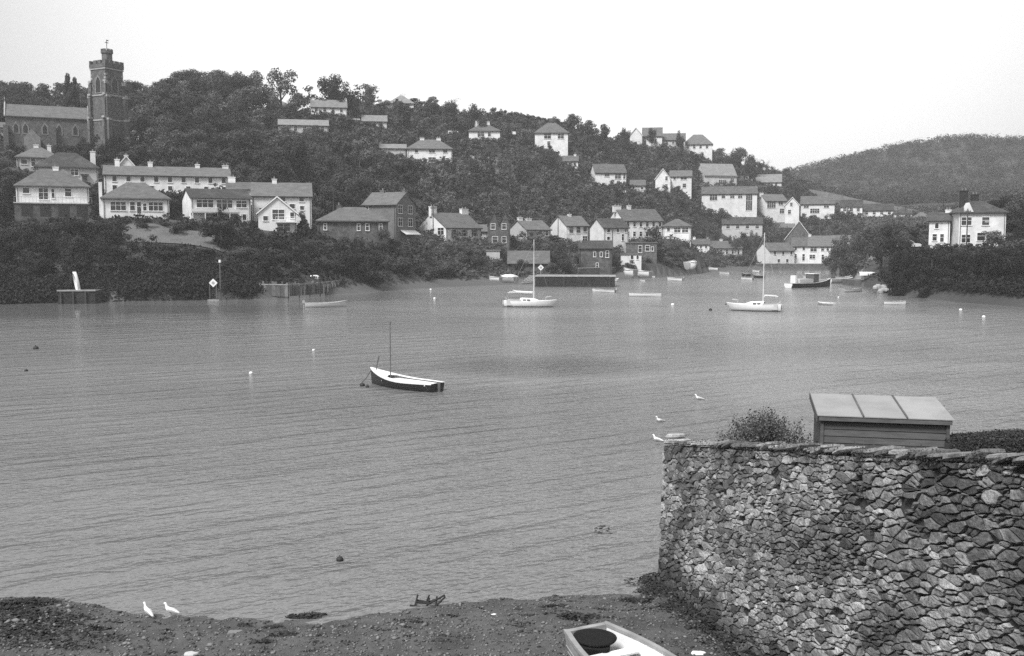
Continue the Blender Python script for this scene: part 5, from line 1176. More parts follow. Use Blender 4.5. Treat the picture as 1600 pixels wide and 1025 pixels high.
# ------------------------------------------------------------------ gulls
def gull(p, s, heading, label, standing=True, look=0.0, upright=.35):
    t = empty('gull', p, heading, (s, s, s)); tag(t, label, 'gull')
    up = upright
    # body spine runs tail -> breast -> neck -> head -> forehead (one continuous surface), x forward
    zc = .16 if standing else .05
    sp_ = [(-.30, zc + .03 - up * .16, .012, .006), (-.22, zc + .03 - up * .11, .035, .014), (-.13, zc + .02 - up * .05, .062, .045), (-.03, zc + .02, .078, .070), (.06, zc + .03 + up * .05, .074, .072), (.12, zc + .07 + up * .08, .052, .052),
           (.145, zc + .12 + up * .1, .034, .034), (.155, zc + .155 + up * .12, .031, .033), (.175, zc + .18 + up * .12, .034, .034), (.205, zc + .182 + up * .12, .028, .027), (.228, zc + .175 + up * .12, .012, .012)]
    rings = []
    for i, (x, z, ry, rz) in enumerate(sp_):
        x0, z0 = sp_[max(i - 1, 0)][:2]; x1, z1 = sp_[min(i + 1, len(sp_) - 1)][:2]; d = Vector((x1 - x0, 0, z1 - z0)).normalized(); n_ = Vector((-d.z, 0, d.x))
        rings.append([Vector((x, 0, z)) + Vector((0, ry * math.cos(a), 0)) + n_ * rz * math.sin(a) for a in [2 * math.pi * k / 14 for k in range(14)]])
    MB().loft(rings).build('body', M['gull'], t, smooth=True)
    hx, hz = .228, zc + .175 + up * .12
    MB().tube([(hx - .01, 0, hz), (hx + .03, 0, hz - .004), (hx + .052, 0, hz - .014)], [.011, .008, .002], 8).build('beak', M['beak'], t)
    for sg in (-1, 1):
        w = [[Vector((x, sg * (ry + .006 + .008 * math.cos(a)), z + rz * math.sin(a))) for a in [2 * math.pi * k / 8 for k in range(8)]] for x, z, ry, rz in ((.07, zc + .05, .060, .02), (.02, zc + .045, .076, .045), (-.10, zc + .025, .066, .045), (-.22, zc + .01 - up * .07, .036, .024), (-.34, zc - .0 - up * .15, .010, .008))]
        MB().loft(w).build('wing', M['gullgrey'] if not standing or True else M['gull'], t, smooth=True)
        if standing:
            l = MB(); l.tube([(.0, sg * .03, zc - .03), (-.01, sg * .03, zc - .1), (.005, sg * .03, .004)], [.012, .007, .006], 6)
            l.add([(.005, sg * .03 - .004, .008), (.06, sg * .03 - .03, .003), (.07, sg * .03, .003), (.06, sg * .03 + .03, .003), (-.01, sg * .03, .003)], [(0, 1, 2), (0, 2, 3), (0, 4, 1), (0, 3, 4)])
            l.build('leg', M['beak'], t)
        MB().tube([(hx - .03, sg * .026, hz + .012), (hx - .03, sg * .031, hz + .012)], .005, 6).build('eye', M['darkpaint'], t)
gull(wat(231, 964, .03), .74, math.radians(140), 'white gull standing upright at the water edge, the left bird of the pair', upright=.55)
gull(wat(267, 963, .03), .78, math.radians(165), 'white gull standing sideways at the water edge, the right bird of the pair', upright=.3)
for (px, py, lb, hd) in [(1092, 624, 'white gull floating above the pair of gulls off the stone wall', 170), (1031, 659, 'white gull floating off the wall, upper bird of a close pair', 200), (1027, 689, 'white gull floating nearest the top corner of the stone wall', 150)]:
    gull(wat(px, py), 1.0, math.radians(hd), lb, standing=False, upright=.2)
# ------------------------------------------------------------------ foreshore
BSH = [(-400, 948), (-100, 946), (0, 944), (60, 948), (100, 958), (200, 965), (330, 968), (500, 965), (640, 957), (800, 941), (900, 932), (1010, 923), (1040, 908), (1300, 900), (3000, 900)]
B_px = np.array([a for a, _ in BSH], float); B_y = np.array([wat(a, b_).y for a, b_ in BSH])
def beach_z(X, Y):
    X = np.asarray(X, float); Y = np.asarray(Y, float); px = np.clip(800 + F * X / np.maximum(Y, 3), -400, 3000)
    yw = np.interp(px, B_px, B_y); r = yw - Y
    edge = (vnoise(X + 50, Y + 50, .7, 5) - .5) * .09 + (vnoise(X + 50, Y + 50, .22, 9) - .5) * .04 + (vnoise(X + 50, Y + 50, 2.5, 2) - .5) * .12
    z = r * .055 + edge * np.clip(.45 + r * .5, .3, 1)
    mound = .10 * np.exp(-((X + 10.9) / 1.3) ** 2 - ((Y - 22.8) / 1.0) ** 2) + .16 * np.exp(-((X + 12) / 1.8) ** 2 - ((Y - 21.6) / 1.5) ** 2)
    back = np.clip((15 - Y) / 10, 0, 1) ** 2 * 3.0
    return np.maximum(z + mound * np.clip(1 + r, 0, 1) + back, -2.5)
M['beach'] = mat('muddy_shingle', 0.08, 0.7, 0.4, 2.2, stain=0.75, stain_scale=0.9, stain_c=0.035, bump=0.05, bscale=6, detail=7, spec=0.35)
xs = np.arange(-22, 12, .11); ys_ = np.concatenate([np.arange(-30, 14, 1.0), np.arange(14, 29, .085), [31, 36, 45]])
xs = np.concatenate([[-80, -60, -45, -35, -28], xs, [14, 18, 25, 40, 70]])
XB, YB = np.meshgrid(xs, ys_); ZB = beach_z(XB.ravel(), YB.ravel()); nxb = len(xs); nyb = len(ys_)
ib = np.arange(nxb * nyb).reshape(nyb, nxb); qb = np.stack([ib[:-1, :-1], ib[:-1, 1:], ib[1:, 1:], ib[1:, :-1]], -1).reshape(-1, 4)
tag(link_mesh('foreshore', np_mesh('foreshore', np.stack([XB.ravel(), YB.ravel(), ZB], -1), quads=qb, material=M['beach'], smooth=True)), kind='structure')
bz = lambda x, y: float(beach_z([x], [y])[0])
def pebbles():
    rng = np.random.RandomState(4); n = 24000
    px = rng.uniform(-60, 1300, n); y = rng.uniform(16, 25.5, n); x = (px - 800) / F * y; z = beach_z(x, y); ok = (z > .0)
    x, y, z = x[ok], y[ok], z[ok]; n = len(x); s = .012 + .03 * rng.rand(n) ** 3 + .05 * rng.rand(n) ** 40
    oc = np.array([(1, 0, 0), (0, 1, 0), (-1, 0, 0), (0, -1, 0), (0, 0, .6), (0, 0, -.6)], float)
    a = rng.uniform(0, 6.28, n); c, sn = np.cos(a), np.sin(a)
    V = oc[None] * (s[:, None] * rng.uniform(.6, 1.3, (n, 6)))[..., None]; V[..., 0] *= 1.5
    X = V[..., 0] * c[:, None] - V[..., 1] * sn[:, None] + x[:, None]; Y = V[..., 0] * sn[:, None] + V[..., 1] * c[:, None] + y[:, None]; Z = V[..., 2] + z[:, None] + s[:, None] * .2
    T = np.array([(0, 1, 4), (1, 2, 4), (2, 3, 4), (3, 0, 4), (1, 0, 5), (2, 1, 5), (3, 2, 5), (0, 3, 5)])
    tag(link_mesh('pebbles', np_mesh('pebbles', np.stack([X, Y, Z], -1), tris=(T[None] + 6 * np.arange(n)[:, None, None]).reshape(-1, 3), material=M['pebble'])), 'small stones strewn over the muddy foreshore', kind='stuff')
pebbles()
def seaweed():
    rng = np.random.RandomState(6); C = []; S = []
    def clump(cx, cy, rx, ry, n, up=.05, s=.05):
        a = rng.uniform(0, 6.28, n); r = np.sqrt(rng.rand(n)); x = cx + rx * r * np.cos(a); y = cy + ry * r * np.sin(a)
        z = np.maximum(beach_z(x, y), 0.0) + rng.rand(n) * up * (1.1 - r); C.append(np.stack([x, y, z], -1)); S.append(np.full(n, s) * rng.uniform(.4, 1.3, n))
    for px, py, rx, ry, n in [(475, 960, .42, .16, 320), (490, 957, .3, .1, 150), (442, 991, .35, .14, 160), (412, 1004, .3, .12, 120), (995, 937, .45, .22, 320), (1000, 941, .3, .15, 150), (895, 970, .38, .2, 260), (927, 969, .2, .1, 90), (868, 952, .4, .1, 110), (385, 974, .22, .1, 70),
                              (425, 978, .25, .1, 80), (650, 972, .25, .1, 60), (155, 984, .3, .12, 100), (945, 826, .35, .5, 40), (1030, 902, .5, .5, 420), (1050, 925, .6, .6, 700), (25, 955, .8, .4, 900), (55, 950, .6, .35, 700), (10, 975, 1.1, .5, 700), (70, 985, .9, .5, 500), (15, 1000, 1., .4, 600), (120, 1000, 1.2, .4, 300), (60, 1015, 1.3, .3, 400), (60, 968, 1.4, .35, 500)]:
        p = wat(px, py, .05); clump(p.x, p.y, rx, ry, n)
    for k in range(60): # fringe along the water line
        px = rng.uniform(100, 1030); py = np.interp(px, B_px, [b_ for _, b_ in BSH]) + rng.uniform(0, 60) ** 1.0; p = wat(px, py, .05); clump(p.x, p.y, rng.uniform(.06, .3), rng.uniform(.03, .12), rng.randint(15, 60), .03, .035)
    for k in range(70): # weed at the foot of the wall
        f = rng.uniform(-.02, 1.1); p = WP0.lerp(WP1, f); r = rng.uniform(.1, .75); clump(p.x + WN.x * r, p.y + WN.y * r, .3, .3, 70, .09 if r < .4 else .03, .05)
    C_ = np.concatenate(C); S_ = np.concatenate(S); ok = C_[:, 0] < 7
    P, Q = leaf_quads(rng, C_, np.tile([0, 0, 1.0], (len(C_), 1)), S_, flat=.35)
    tag(link_mesh('seaweed', np_mesh('seaweed', P, quads=Q, material=M['weed'])), 'dark bladder wrack in clumps on the foreshore and under the wall', kind='stuff')
WP0 = wat(1036, 906); WP1 = wat(1190, 1025, .28); WP1.z = 0
WD = Vector((WP1.x - WP0.x, WP1.y - WP0.y, 0)); WD.normalize(); WN = Vector((WD.y, -WD.x, 0)) * 1.0
if WN.x > 0: WN = -WN
seaweed()
def flat_stone(px, py, z, r, label, tone):
    p = wat(px, py, z); rng = random.Random(px); rings = []
    ang = [2 * math.pi * k / 11 for k in range(11)]; rr = [r * rng.uniform(.75, 1.2) for _ in ang]
    for zz, f in ((-.03, .8), (.0, 1), (.04, .9), (.06, .5)): rings.append([Vector((q_ * f * 1.5 * math.cos(a), q_ * f * math.sin(a), zz * r * 6)) for a, q_ in zip(ang, rr)])
    o = MB().loft(rings).build('stone', M[tone], None); o.location = p; tag(o, label, 'stone')
flat_stone(299, 1022, .22, .10, 'pale rounded stone on the shingle at the bottom edge', 'cream')
flat_stone(1092, 1021, .3, .10, 'flat pale stone between the rowing boat and the wall', 'white')
flat_stone(772, 960, .12, .04, 'small white pebble left of the rowing boat', 'white')
# rusty grapnel frame standing in the shallows
p = wat(668, 947); t = empty('wreck_frame', p); tag(t, 'dark rusty frame of bent bars sticking out of the shallows', 'frame')
for pts in ([(-.42, 0, .02), (-.15, 0, -.02), (.2, 0, .0), (.42, .03, .22)], [(-.3, .25, .06), (0, .25, .0), (.3, .22, .12)], [(-.3, .0, .0), (-.26, .3, .16)], [(-.02, 0, .0), (.02, .3, .08)], [(.2, 0, .02), (.2, .3, .12)], [(-.3, .12, .06), (.05, .1, .03), (.4, .2, .2)], [(-.05, .28, .0), (0.02, .3, .16)]):
    MB().tube(pts, [.022] * len(pts), 6).build('bar', M['iron'], t)

# ------------------------------------------------------------------ the rubble wall
def WX(u): return WP0 + WD * u
z0_ = at(1047, 690, WP0.y / K).z
def solve_u(px):
    lo, hi = 0, 30
    for _ in range(50):
        m_ = (lo + hi) / 2; p_ = WX(m_)
        if 800 + F * p_.x / p_.y < px: lo = m_
        else: hi = m_
    return lo
uR = solve_u(1600); pR = WX(uR); zR = at(1600, 716, pR.y / K).z
SL = (zR - z0_) / uR; ULEN = uR + 2.2; WT = .5
def wall_top(u): return z0_ + SL * u
BAT = .035    # batter
wall = empty('stone_wall', WP0); tag(wall, 'old rubble stone wall with rough coping running down to the water', 'wall')
NB = -WN      # into the wall
M['mortar'] = mat('dark_earthy_joints', 0.05, 0.95, 0.4, 3.0, bump=0.05, bscale=14, detail=6)
def stone_mat():
    m = mat('rubble_stone', 0.24, 0.9, 0.5, 13.0, attr='tone', bump=0.04, bscale=20, detail=8, stain=0.85, stain_scale=1.1, stain_c=0.06, spec=0.2)
    return m
M['rubble'] = stone_mat()
def place(u, v, o): # u along, v below the top line (vertical), o outward
    p_ = WX(u); z = wall_top(u) - v; oo = o + (v * BAT)
    return Vector((p_.x + WN.x * oo, p_.y + WN.y * oo, z)) - WP0
core = MB(); vs = []
for u in (0.06, ULEN):
    H_ = wall_top(u) + .4
    vs += [place(u, .12, -.05), place(u, H_, -.05), Vector(place(u, H_, 0)) + NB * (WT + .4), Vector(place(u, .12, 0)) + NB * (WT - .05)]
core.add(vs, [(0, 1, 2, 3), (7, 6, 5, 4), (0, 4, 5, 1), (1, 5, 6, 2), (2, 6, 7, 3), (3, 7, 4, 0)]); core.build('core', M['mortar'], wall)
def clip(poly, a, b_, c):     # keep a*x+b*y<=c
    out = []
    for i in range(len(poly)):
        p_, q_ = poly[i], poly[(i + 1) % len(poly)]; dp_ = a * p_[0] + b_ * p_[1] - c; dq = a * q_[0] + b_ * q_[1] - c
        if dp_ <= 0: out.append(p_)
        if dp_ * dq < 0: t_ = dp_ / (dp_ - dq); out.append((p_[0] + (q_[0] - p_[0]) * t_, p_[1] + (q_[1] - p_[1]) * t_))
    return out
SU, SV = .15, .082
def cells(u0, u1, v0, v1, seed, drop=.27):
    rng = random.Random(seed); S = {}
    nv = int((v1 - v0) / SV) + 1; nu = int((u1 - u0) / SU) + 1
    for j in range(nv):
        for i in range(nu):
            dr_ = drop * (.25 + 1.9 * float(vnoise(np.array([i * SU + 3.]), np.array([j * SV + 5.]), .9, seed)[0]))
            if rng.random() < dr_: continue
            S[(i, j)] = (i + (.5 if j % 2 else 0) + rng.uniform(-.4, .4) + .25, j + rng.uniform(-.36, .36) + .5, rng.choice((0, 0, .25, .5, 1.1, 1.6)) if rng.random() < .45 else 0)
    for (i, j), (a, b_, wt) in S.items():
        poly = [(a - 2.2, b_ - 1.7), (a + 2.2, b_ - 1.7), (a + 2.2, b_ + 1.7), (a - 2.2, b_ + 1.7)]
        for dj in (-3, -2, -1, 0, 1, 2, 3):
            for di in (-3, -2, -1, 0, 1, 2, 3):
                o = S.get((i + di, j + dj))
                if o is None or (di == 0 and dj == 0): continue
                nx_, ny_ = o[0] - a, o[1] - b_; ny2 = ny_ * 1.25      # metric favours flat stones
                mx_, my_ = (a + o[0]) / 2, (b_ + o[1]) / 2
                poly = clip(poly, nx_, ny2, nx_ * mx_ + ny2 * my_ + (wt - o[2]) / 2)
                if len(poly) < 3: break
            if len(poly) < 3: break
        if len(poly) < 3: continue
        P_ = [(u0 + x * SU, v0 + y * SV) for x, y in poly]
        P_ = [(min(max(x, u0), u1), max(y, v0)) for x, y in P_]
        ar = abs(sum(P_[k][0] * P_[(k + 1) % len(P_)][1] - P_[(k + 1) % len(P_)][0] * P_[k][1] for k in range(len(P_)))) / 2
        if ar > .0018: yield P_, ar
def stone_geo(P_, rng, ufun, gap=.011):
    cx = sum(p_[0] for p_ in P_) / len(P_); cy = sum(p_[1] for p_ in P_) / len(P_)
    # split long edges for a less regular outline
    Q_ = []
    for k in range(len(P_)):
        a, b_ = P_[k], P_[(k + 1) % len(P_)]; l = math.hypot(a[0] - b_[0], a[1] - b_[1])
        if l < .03: continue
        Q_.append(a)
        if l > .09: Q_.append(((a[0] + b_[0]) / 2 + rng.uniform(-.016, .016), (a[1] + b_[1]) / 2 + rng.uniform(-.014, .014)))
    if len(Q_) < 3: return None
    pr_ = rng.uniform(-.01, .03); tu, tv = rng.uniform(-.09, .09), rng.uniform(-.09, .09)
    def ring(g, o, jit):
        r = []
        for x, y in Q_:
            dx, dy = x - cx, y - cy; l = math.hypot(dx, dy) + 1e-6; f = max(1 - g / l, .3)
            r.append(ufun(cx + dx * f + rng.uniform(-jit, jit), cy + dy * f + rng.uniform(-jit, jit), o + (dx * tu + dy * tv) * (1 if o > 0 else 0) + (rng.uniform(-jit, jit) if o > -.01 else 0)))
        return r
    gap = rng.choice((.004, .006, .009, .015)) * (1 + 1.0 * min(max((cx - 4) / 6, 0), 1))
    n = len(Q_); vs = ring(gap, -.09, 0) + ring(gap + .004, .005 + pr_ * .5, .005) + ring(gap + .009, .018 + pr_, .005) + ring(gap + .04, .021 + pr_, .006)
    vs.append(ufun(cx + rng.uniform(-.02, .02), cy, .023 + pr_ + rng.uniform(-.004, .006)))
    fs = []
    for k in range(n):
        j = (k + 1) % n; fs += [(k, j, n + j, n + k), (n + k, n + j, 2 * n + j, 2 * n + k), (2 * n + k, 2 * n + j, 3 * n + j, 3 * n + k), (3 * n + k, 3 * n + j, 4 * n)]
    return vs, fs
rw = random.Random(21); all_st = []
VMAX = {}
for P_, ar in cells(0.0, ULEN, .10, 5.6, 3):
    if rw.random() < .03: continue
    cu = sum(p_[0] for p_ in P_) / len(P_); cv_ = sum(p_[1] for p_ in P_) / len(P_)
    c3 = place(cu, cv_, 0) + WP0
    if c3.z < -.15: continue
    pp = proj(*c3)
    if pp[1] > 1080 or pp[0] > 1680: continue
    g = stone_geo(P_, rw, place)
    if g is None: continue
    foreshort = abs((Vector((0, 0, CAMH)) - c3).normalized().dot(WN))
    n1 = float(vnoise(np.array([cu * 1.0 + 9]), np.array([cv_ + 7.0]), 1.1, 4)[0])
    tone = rw.uniform(.4, 1.65) * (.7 + .75 * n1)
    if rw.random() < .07: tone *= 1.35
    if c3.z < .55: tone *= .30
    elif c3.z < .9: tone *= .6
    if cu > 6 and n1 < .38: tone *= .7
    all_st.append((ar * foreshort * (F / c3.length) ** 2, g, tone))
# near end of the wall, facing the water to the left of the corner
def end_place(u, v, o):
    p_ = WP0 + NB * u; z = wall_top(0) - v
    return Vector((p_.x - WD.x * o, p_.y - WD.y * o, z)) - WP0
all_st.sort(key=lambda s_: -s_[0])
def tone_mesh(name, lst, mat_):
    v_ = []; f_ = []; tn = []
    for (vs, fs), tone in lst:
        n = len(v_); v_ += [tuple(a) for a in vs]; f_ += [tuple(i + n for i in f) for f in fs]; tn += [tone] * len(vs)
    me = bpy.data.meshes.new(name); me.from_pydata(v_, [], f_); at_ = me.attributes.new('tone', 'FLOAT', 'POINT'); at_.data.foreach_set('value', tn)
    me.materials.append(mat_); me.update(); return me
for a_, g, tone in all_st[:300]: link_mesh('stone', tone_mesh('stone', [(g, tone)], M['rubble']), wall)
end = []
for P_, ar in cells(0.0, WT + .1, .10, 4.2, 8):
    g = stone_geo(P_, rw, end_place)
    if g: end.append((g, rw.uniform(.5, 1.2)))
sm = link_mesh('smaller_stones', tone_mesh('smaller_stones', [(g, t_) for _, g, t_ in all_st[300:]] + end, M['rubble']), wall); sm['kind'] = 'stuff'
# coping: rough slabs leaning along the top
u = .55; k = 0
while u < ULEN:
    f = u / ULEN; L_ = rw.uniform(.30, .55) * (1 if u > 4 else .85); hgt = rw.uniform(.03, .09) + .03 * f; tilt = rw.uniform(.0, .42) if u > 3 else rw.uniform(-.05, .25)
    pts = []; n = 9
    rr = [rw.uniform(.62, 1.15) for _ in range(n)]
    vs = []
    for zz, f2 in ((0, .86), (hgt * .3, 1.0), (hgt * .8, .97), (hgt, .78)):
        for q_ in range(n):
            a = 2 * math.pi * q_ / n; lx = (abs(math.cos(a)) ** .7) * math.copysign(1, math.cos(a)) * L_ / 2 * rr[q_] * f2; ly = (abs(math.sin(a)) ** .7) * math.copysign(1, math.sin(a)) * (WT / 2 + .08) * rr[(q_ + 2) % n] * f2
            du = lx * math.cos(tilt) - zz * math.sin(tilt); dz = lx * math.sin(tilt) + zz * math.cos(tilt) + rw.uniform(-.006, .006)
            c3 = WX(u + du); z = wall_top(u) + SL * du + dz - .07 + .02
            c3 = c3 - WN * (WT / 2 - .06) + WN * ly; vs.append(Vector((c3.x, c3.y, z)) - WP0)
    fs = []
    for i in range(3):
        for q_ in range(n): fs.append((i * n + q_, i * n + (q_ + 1) % n, (i + 1) * n + (q_ + 1) % n, (i + 1) * n + q_))
    fs += [tuple(range(n))[::-1], tuple(3 * n + q_ for q_ in range(n))]
    link_mesh('coping_stone', tone_mesh('coping_stone', [((vs, fs), rw.uniform(.55, 1.45))], M['rubble']), wall)
    u += L_ * rw.uniform(.5, .85); k += 1
# pale flat stones capping the seaward corner
for (du, dz, L2, W2, H2, tn) in ((.36, .02, .80, .60, .13, 1.9), (.22, .16, .50, .46, .12, 2.0)):
    vs = []; n = 10
    for zz, f2 in ((0, .9), (.3, 1), (.75, .98), (1, .7)):
        for q_ in range(n):
            a = 2 * math.pi * q_ / n; lx = math.copysign(abs(math.cos(a)) ** .6, math.cos(a)) * L2 / 2 * f2 * rw.uniform(.93, 1.05); ly = math.copysign(abs(math.sin(a)) ** .6, math.sin(a)) * W2 / 2 * f2 * rw.uniform(.93, 1.05)
            c3 = WX(du + lx) - WN * (WT / 2 - .05) + WN * ly; vs.append(Vector((c3.x, c3.y, wall_top(du) - .08 + dz + zz * H2 + SL * lx)) - WP0)
    fs = [(i * n + q_, i * n + (q_ + 1) % n, (i + 1) * n + (q_ + 1) % n, (i + 1) * n + q_) for i in range(3) for q_ in range(n)] + [tuple(range(n))[::-1], tuple(3 * n + q_ for q_ in range(n))]
    link_mesh('coping_stone', tone_mesh('coping_stone', [((vs, fs), tn)], M['rubble']), wall)
# plants rooted in the joints and on the coping
def wall_plants():
    rng = np.random.RandomState(12); C = []; Nn = []; S = []
    for _ in range(300):
        u = rng.uniform(.3, ULEN) if rng.rand() < .5 else rng.uniform(5, ULEN); v = rng.uniform(-.06, .12) if rng.rand() < .45 else rng.uniform(.1, 3.5); n = rng.randint(12, 60)
        if v > .2 and (u < 4 or rng.rand() < .4): continue
        r = rng.uniform(.03, .10); c3 = place(u, v, .03)
        C.append(np.array(c3 + WP0) + rng.normal(0, r, (n, 3)) * [1, 1, .6]); Nn.append(np.tile(np.array(WN) + [0, 0, .5], (n, 1))); S.append(rng.uniform(.008, .02, n))
    P, Q = leaf_quads(rng, np.concatenate(C), np.concatenate(Nn), np.concatenate(S))
    o = link_mesh('wall_plants', np_mesh('wall_plants', P - np.array(WP0), quads=Q, material=M['leafB']), wall); o['kind'] = 'stuff'
wall_plants()

# ------------------------------------------------------------------ garden behind the wall, shed, bush, hedge
def gard_z(x, y):
    u = (Vector((x, y, 0)) - WP0).dot(WD); return wall_top(max(u, -1)) - 1.35 - .02 * x
gm = MB(); U = [0.0, 3, 6, 9, 12, ULEN, ULEN + 14]; O_ = [WT - .1, 2, 5, 9, 14, 25]
gv = []
for u in U:
    for o in O_:
        p_ = WX(u) + NB * o; gv.append((p_.x, p_.y, wall_top(u) - 1.35 - .02 * o))
no = len(O_); nU = len(U)
gf = [(i * no + j, i * no + j + 1, (i + 1) * no + j + 1, (i + 1) * no + j) for i in range(nU - 1) for j in range(no - 1)]
n0 = len(gv); gv += [(x, y, -1.5) for x, y, z in gv[:no]]; gf += [(j, n0 + j, n0 + j + 1, j + 1) for j in range(no - 1)]
gm.add(gv, gf); tag(gm.build('garden', M['land']), kind='structure')

# shed
M['shedwood'] = mat('stained_shed_boards', 0.08, 0.8, 0.3, 2.5, stretch=(1, 1, 9), obj_var=.22, bump=.004, bscale=20)
M['felt'] = mat('pale_roof_sheet', 0.30, 0.75, 0.08, 1.5, obj_var=.06, stain=.6, stain_scale=1.3, stain_c=.22, bump=.008, bscale=9)
dS = 28.0; A_ = at(1281, 648.5, dS); B2 = at(1486, 650.5, dS - .74)
ex = Vector((B2.x - A_.x, B2.y - A_.y, 0)); SW_ = ex.length; ex.normalize(); ey = Vector((-ex.y, ex.x, 0))
zf = gard_z(A_.x, A_.y) - .1; hE = A_.z - zf
R1 = at(1271, 617, dS + 1.9 / K); rise = R1.z - A_.z
shed = empty('garden_shed', (A_.x, A_.y, zf), math.atan2(ex.y, ex.x)); tag(shed, 'dark boarded garden shed with a pale sloping roof behind the stone wall', 'shed')
SD = 1.9; o = .08
MB().box(o, SW_ - o, .06, SD, 0, hE - .12).build('carcass', M['pole'], shed)
nb = 13; bh = (hE - .15) / nb
for k in range(nb):
    z = k * bh
    MB().add([(o - .02, .055, z), (SW_ - o + .02, .055, z), (SW_ - o + .02, .055, z + bh), (o - .02, .055, z + bh), (o - .02, .025, z), (SW_ - o + .02, .025, z), (SW_ - o + .02, .042, z + bh - .008), (o - .02, .042, z + bh - .008)],
             [(0, 1, 2, 3), (7, 6, 5, 4), (4, 5, 1, 0), (6, 7, 3, 2), (4, 0, 3, 7), (5, 6, 2, 1)]).build('board', M['shedwood'], shed)
    y1 = SD
    MB().box(o - .045, o - .022, .10, SD, z, z + bh - .01).build('board', M['shedwood'], shed)
# side gable infill following the roof
for x in (o - .04, SW_ - o + .015): MB().add([(x, .1, hE - .16), (x, SD, hE - .16), (x, SD, hE + rise - .06), (x, .1, hE - .04), (x + .025, .1, hE - .16), (x + .025, SD, hE - .16), (x + .025, SD, hE + rise - .06), (x + .025, .1, hE - .04)],
                                           [(0, 1, 2, 3), (7, 6, 5, 4), (0, 4, 5, 1), (1, 5, 6, 2), (2, 6, 7, 3), (3, 7, 4, 0)]).build('gable_board', M['shedwood'], shed)
for x in (o - .06, SW_ - o): MB().box(x, x + .07, -.002, .07, 0, hE - .1).build('corner_post', M['shedwood'], shed)
MB().box(-.02, SW_ + .02, -.075, -.05, hE - .11, hE - .012).build('fascia', M['timber'], shed)
sl = rise / SD
for k in range(3):
    x0, x1 = SW_ * k / 3 + .004, SW_ * (k + 1) / 3 - .004
    if k == 0: x0 = -.06
    if k == 2: x1 = SW_ + .06
    y0, y1 = -.09, SD + .1; z0, z1 = hE + y0 * sl, hE + y1 * sl
    MB().add([(x0, y0, z0), (x1, y0, z0), (x1, y1, z1), (x0, y1, z1), (x0, y0, z0 + .02), (x1, y0, z0 + .02), (x1, y1, z1 + .02), (x0, y1, z1 + .02)], [(3, 2, 1, 0), (4, 5, 6, 7), (0, 1, 5, 4), (1, 2, 6, 5), (2, 3, 7, 6), (3, 0, 4, 7)]).build('roof_sheet', M['felt'], shed)
    if k: MB().add([(x0 - .018, y0 - .01, z0 + .021), (x0 + .018, y0 - .01, z0 + .021), (x0 + .018, y1, z1 + .021), (x0 - .018, y1, z1 + .021), (x0 - .018, y0 - .01, z0 + .045), (x0 + .018, y0 - .01, z0 + .045), (x0 + .018, y1, z1 + .045), (x0 - .018, y1, z1 + .045)],
                  [(3, 2, 1, 0), (4, 5, 6, 7), (0, 1, 5, 4), (1, 2, 6, 5), (2, 3, 7, 6), (3, 0, 4, 7)]).build('roof_batten', M['timber'], shed)
MB().add([(-.075, -.1, hE - .13), (-.075, SD + .12, hE + rise - .1), (-.075, SD + .12, hE + rise + .05), (-.075, -.1, hE + .03), (-.061, -.1, hE - .13), (-.061, SD + .12, hE + rise - .1), (-.061, SD + .12, hE + rise + .05), (-.061, -.1, hE + .03)],
         [(0, 1, 2, 3), (7, 6, 5, 4), (0, 4, 5, 1), (1, 5, 6, 2), (2, 6, 7, 3), (3, 7, 4, 0)]).build('barge_board', M['timber'], shed)

# twiggy bush between wall end and shed
def near_bush():
    d = 29.5; c = at(1196, 700, d); gzz = gard_z(c.x, c.y); hgt = at(1196, 650, d).z - gzz; w = 190 * d * K / F
    t = empty('garden_bush', (c.x, c.y, gzz)); tag(t, 'round twiggy bush with small leaves behind the wall, left of the shed', 'bush')
    rng = random.Random(3); st = MB(); tips = []
    for k in range(90):
        a = rng.uniform(0, 6.28); r = rng.uniform(.05, .5) * w; hh = hgt * (math.sqrt(max(1 - (r / (w * .60)) ** 2, .05))) * rng.uniform(.85, 1.05)
        p1 = Vector((r * .5 * math.cos(a), r * .5 * math.sin(a), hh * .55)); p2 = Vector((r * math.cos(a), r * math.sin(a), hh))
        st.tube([(0.1 * math.cos(a), .1 * math.sin(a), 0), p1, p2], [.014, .008, .003], 4, cap=False); tips.append((p1, p2))
    st.build('stems', M['bark'], t)
    r2 = np.random.RandomState(2); C = []
    for p1, p2 in tips:
        f = r2.uniform(.2, 1.03, 260)[:, None]; C.append(np.array(p1)[None] * (1 - f) + np.array(p2)[None] * f + r2.normal(0, .075, (260, 3)))
    C = np.concatenate(C); n = len(C)
    P, Q = leaf_quads(r2, C, np.tile([0, 0, 1.0], (n, 1)), r2.uniform(.014, .03, n), flat=1.0)
    link_mesh('leaves', np_mesh('leaves', P, quads=Q, material=M['leafB2']), t)
M['leafB2'] = mat('small_bush_leaves', 0.11, 0.55, 0.3, 4, island=.7, translucent=.25)
near_bush()
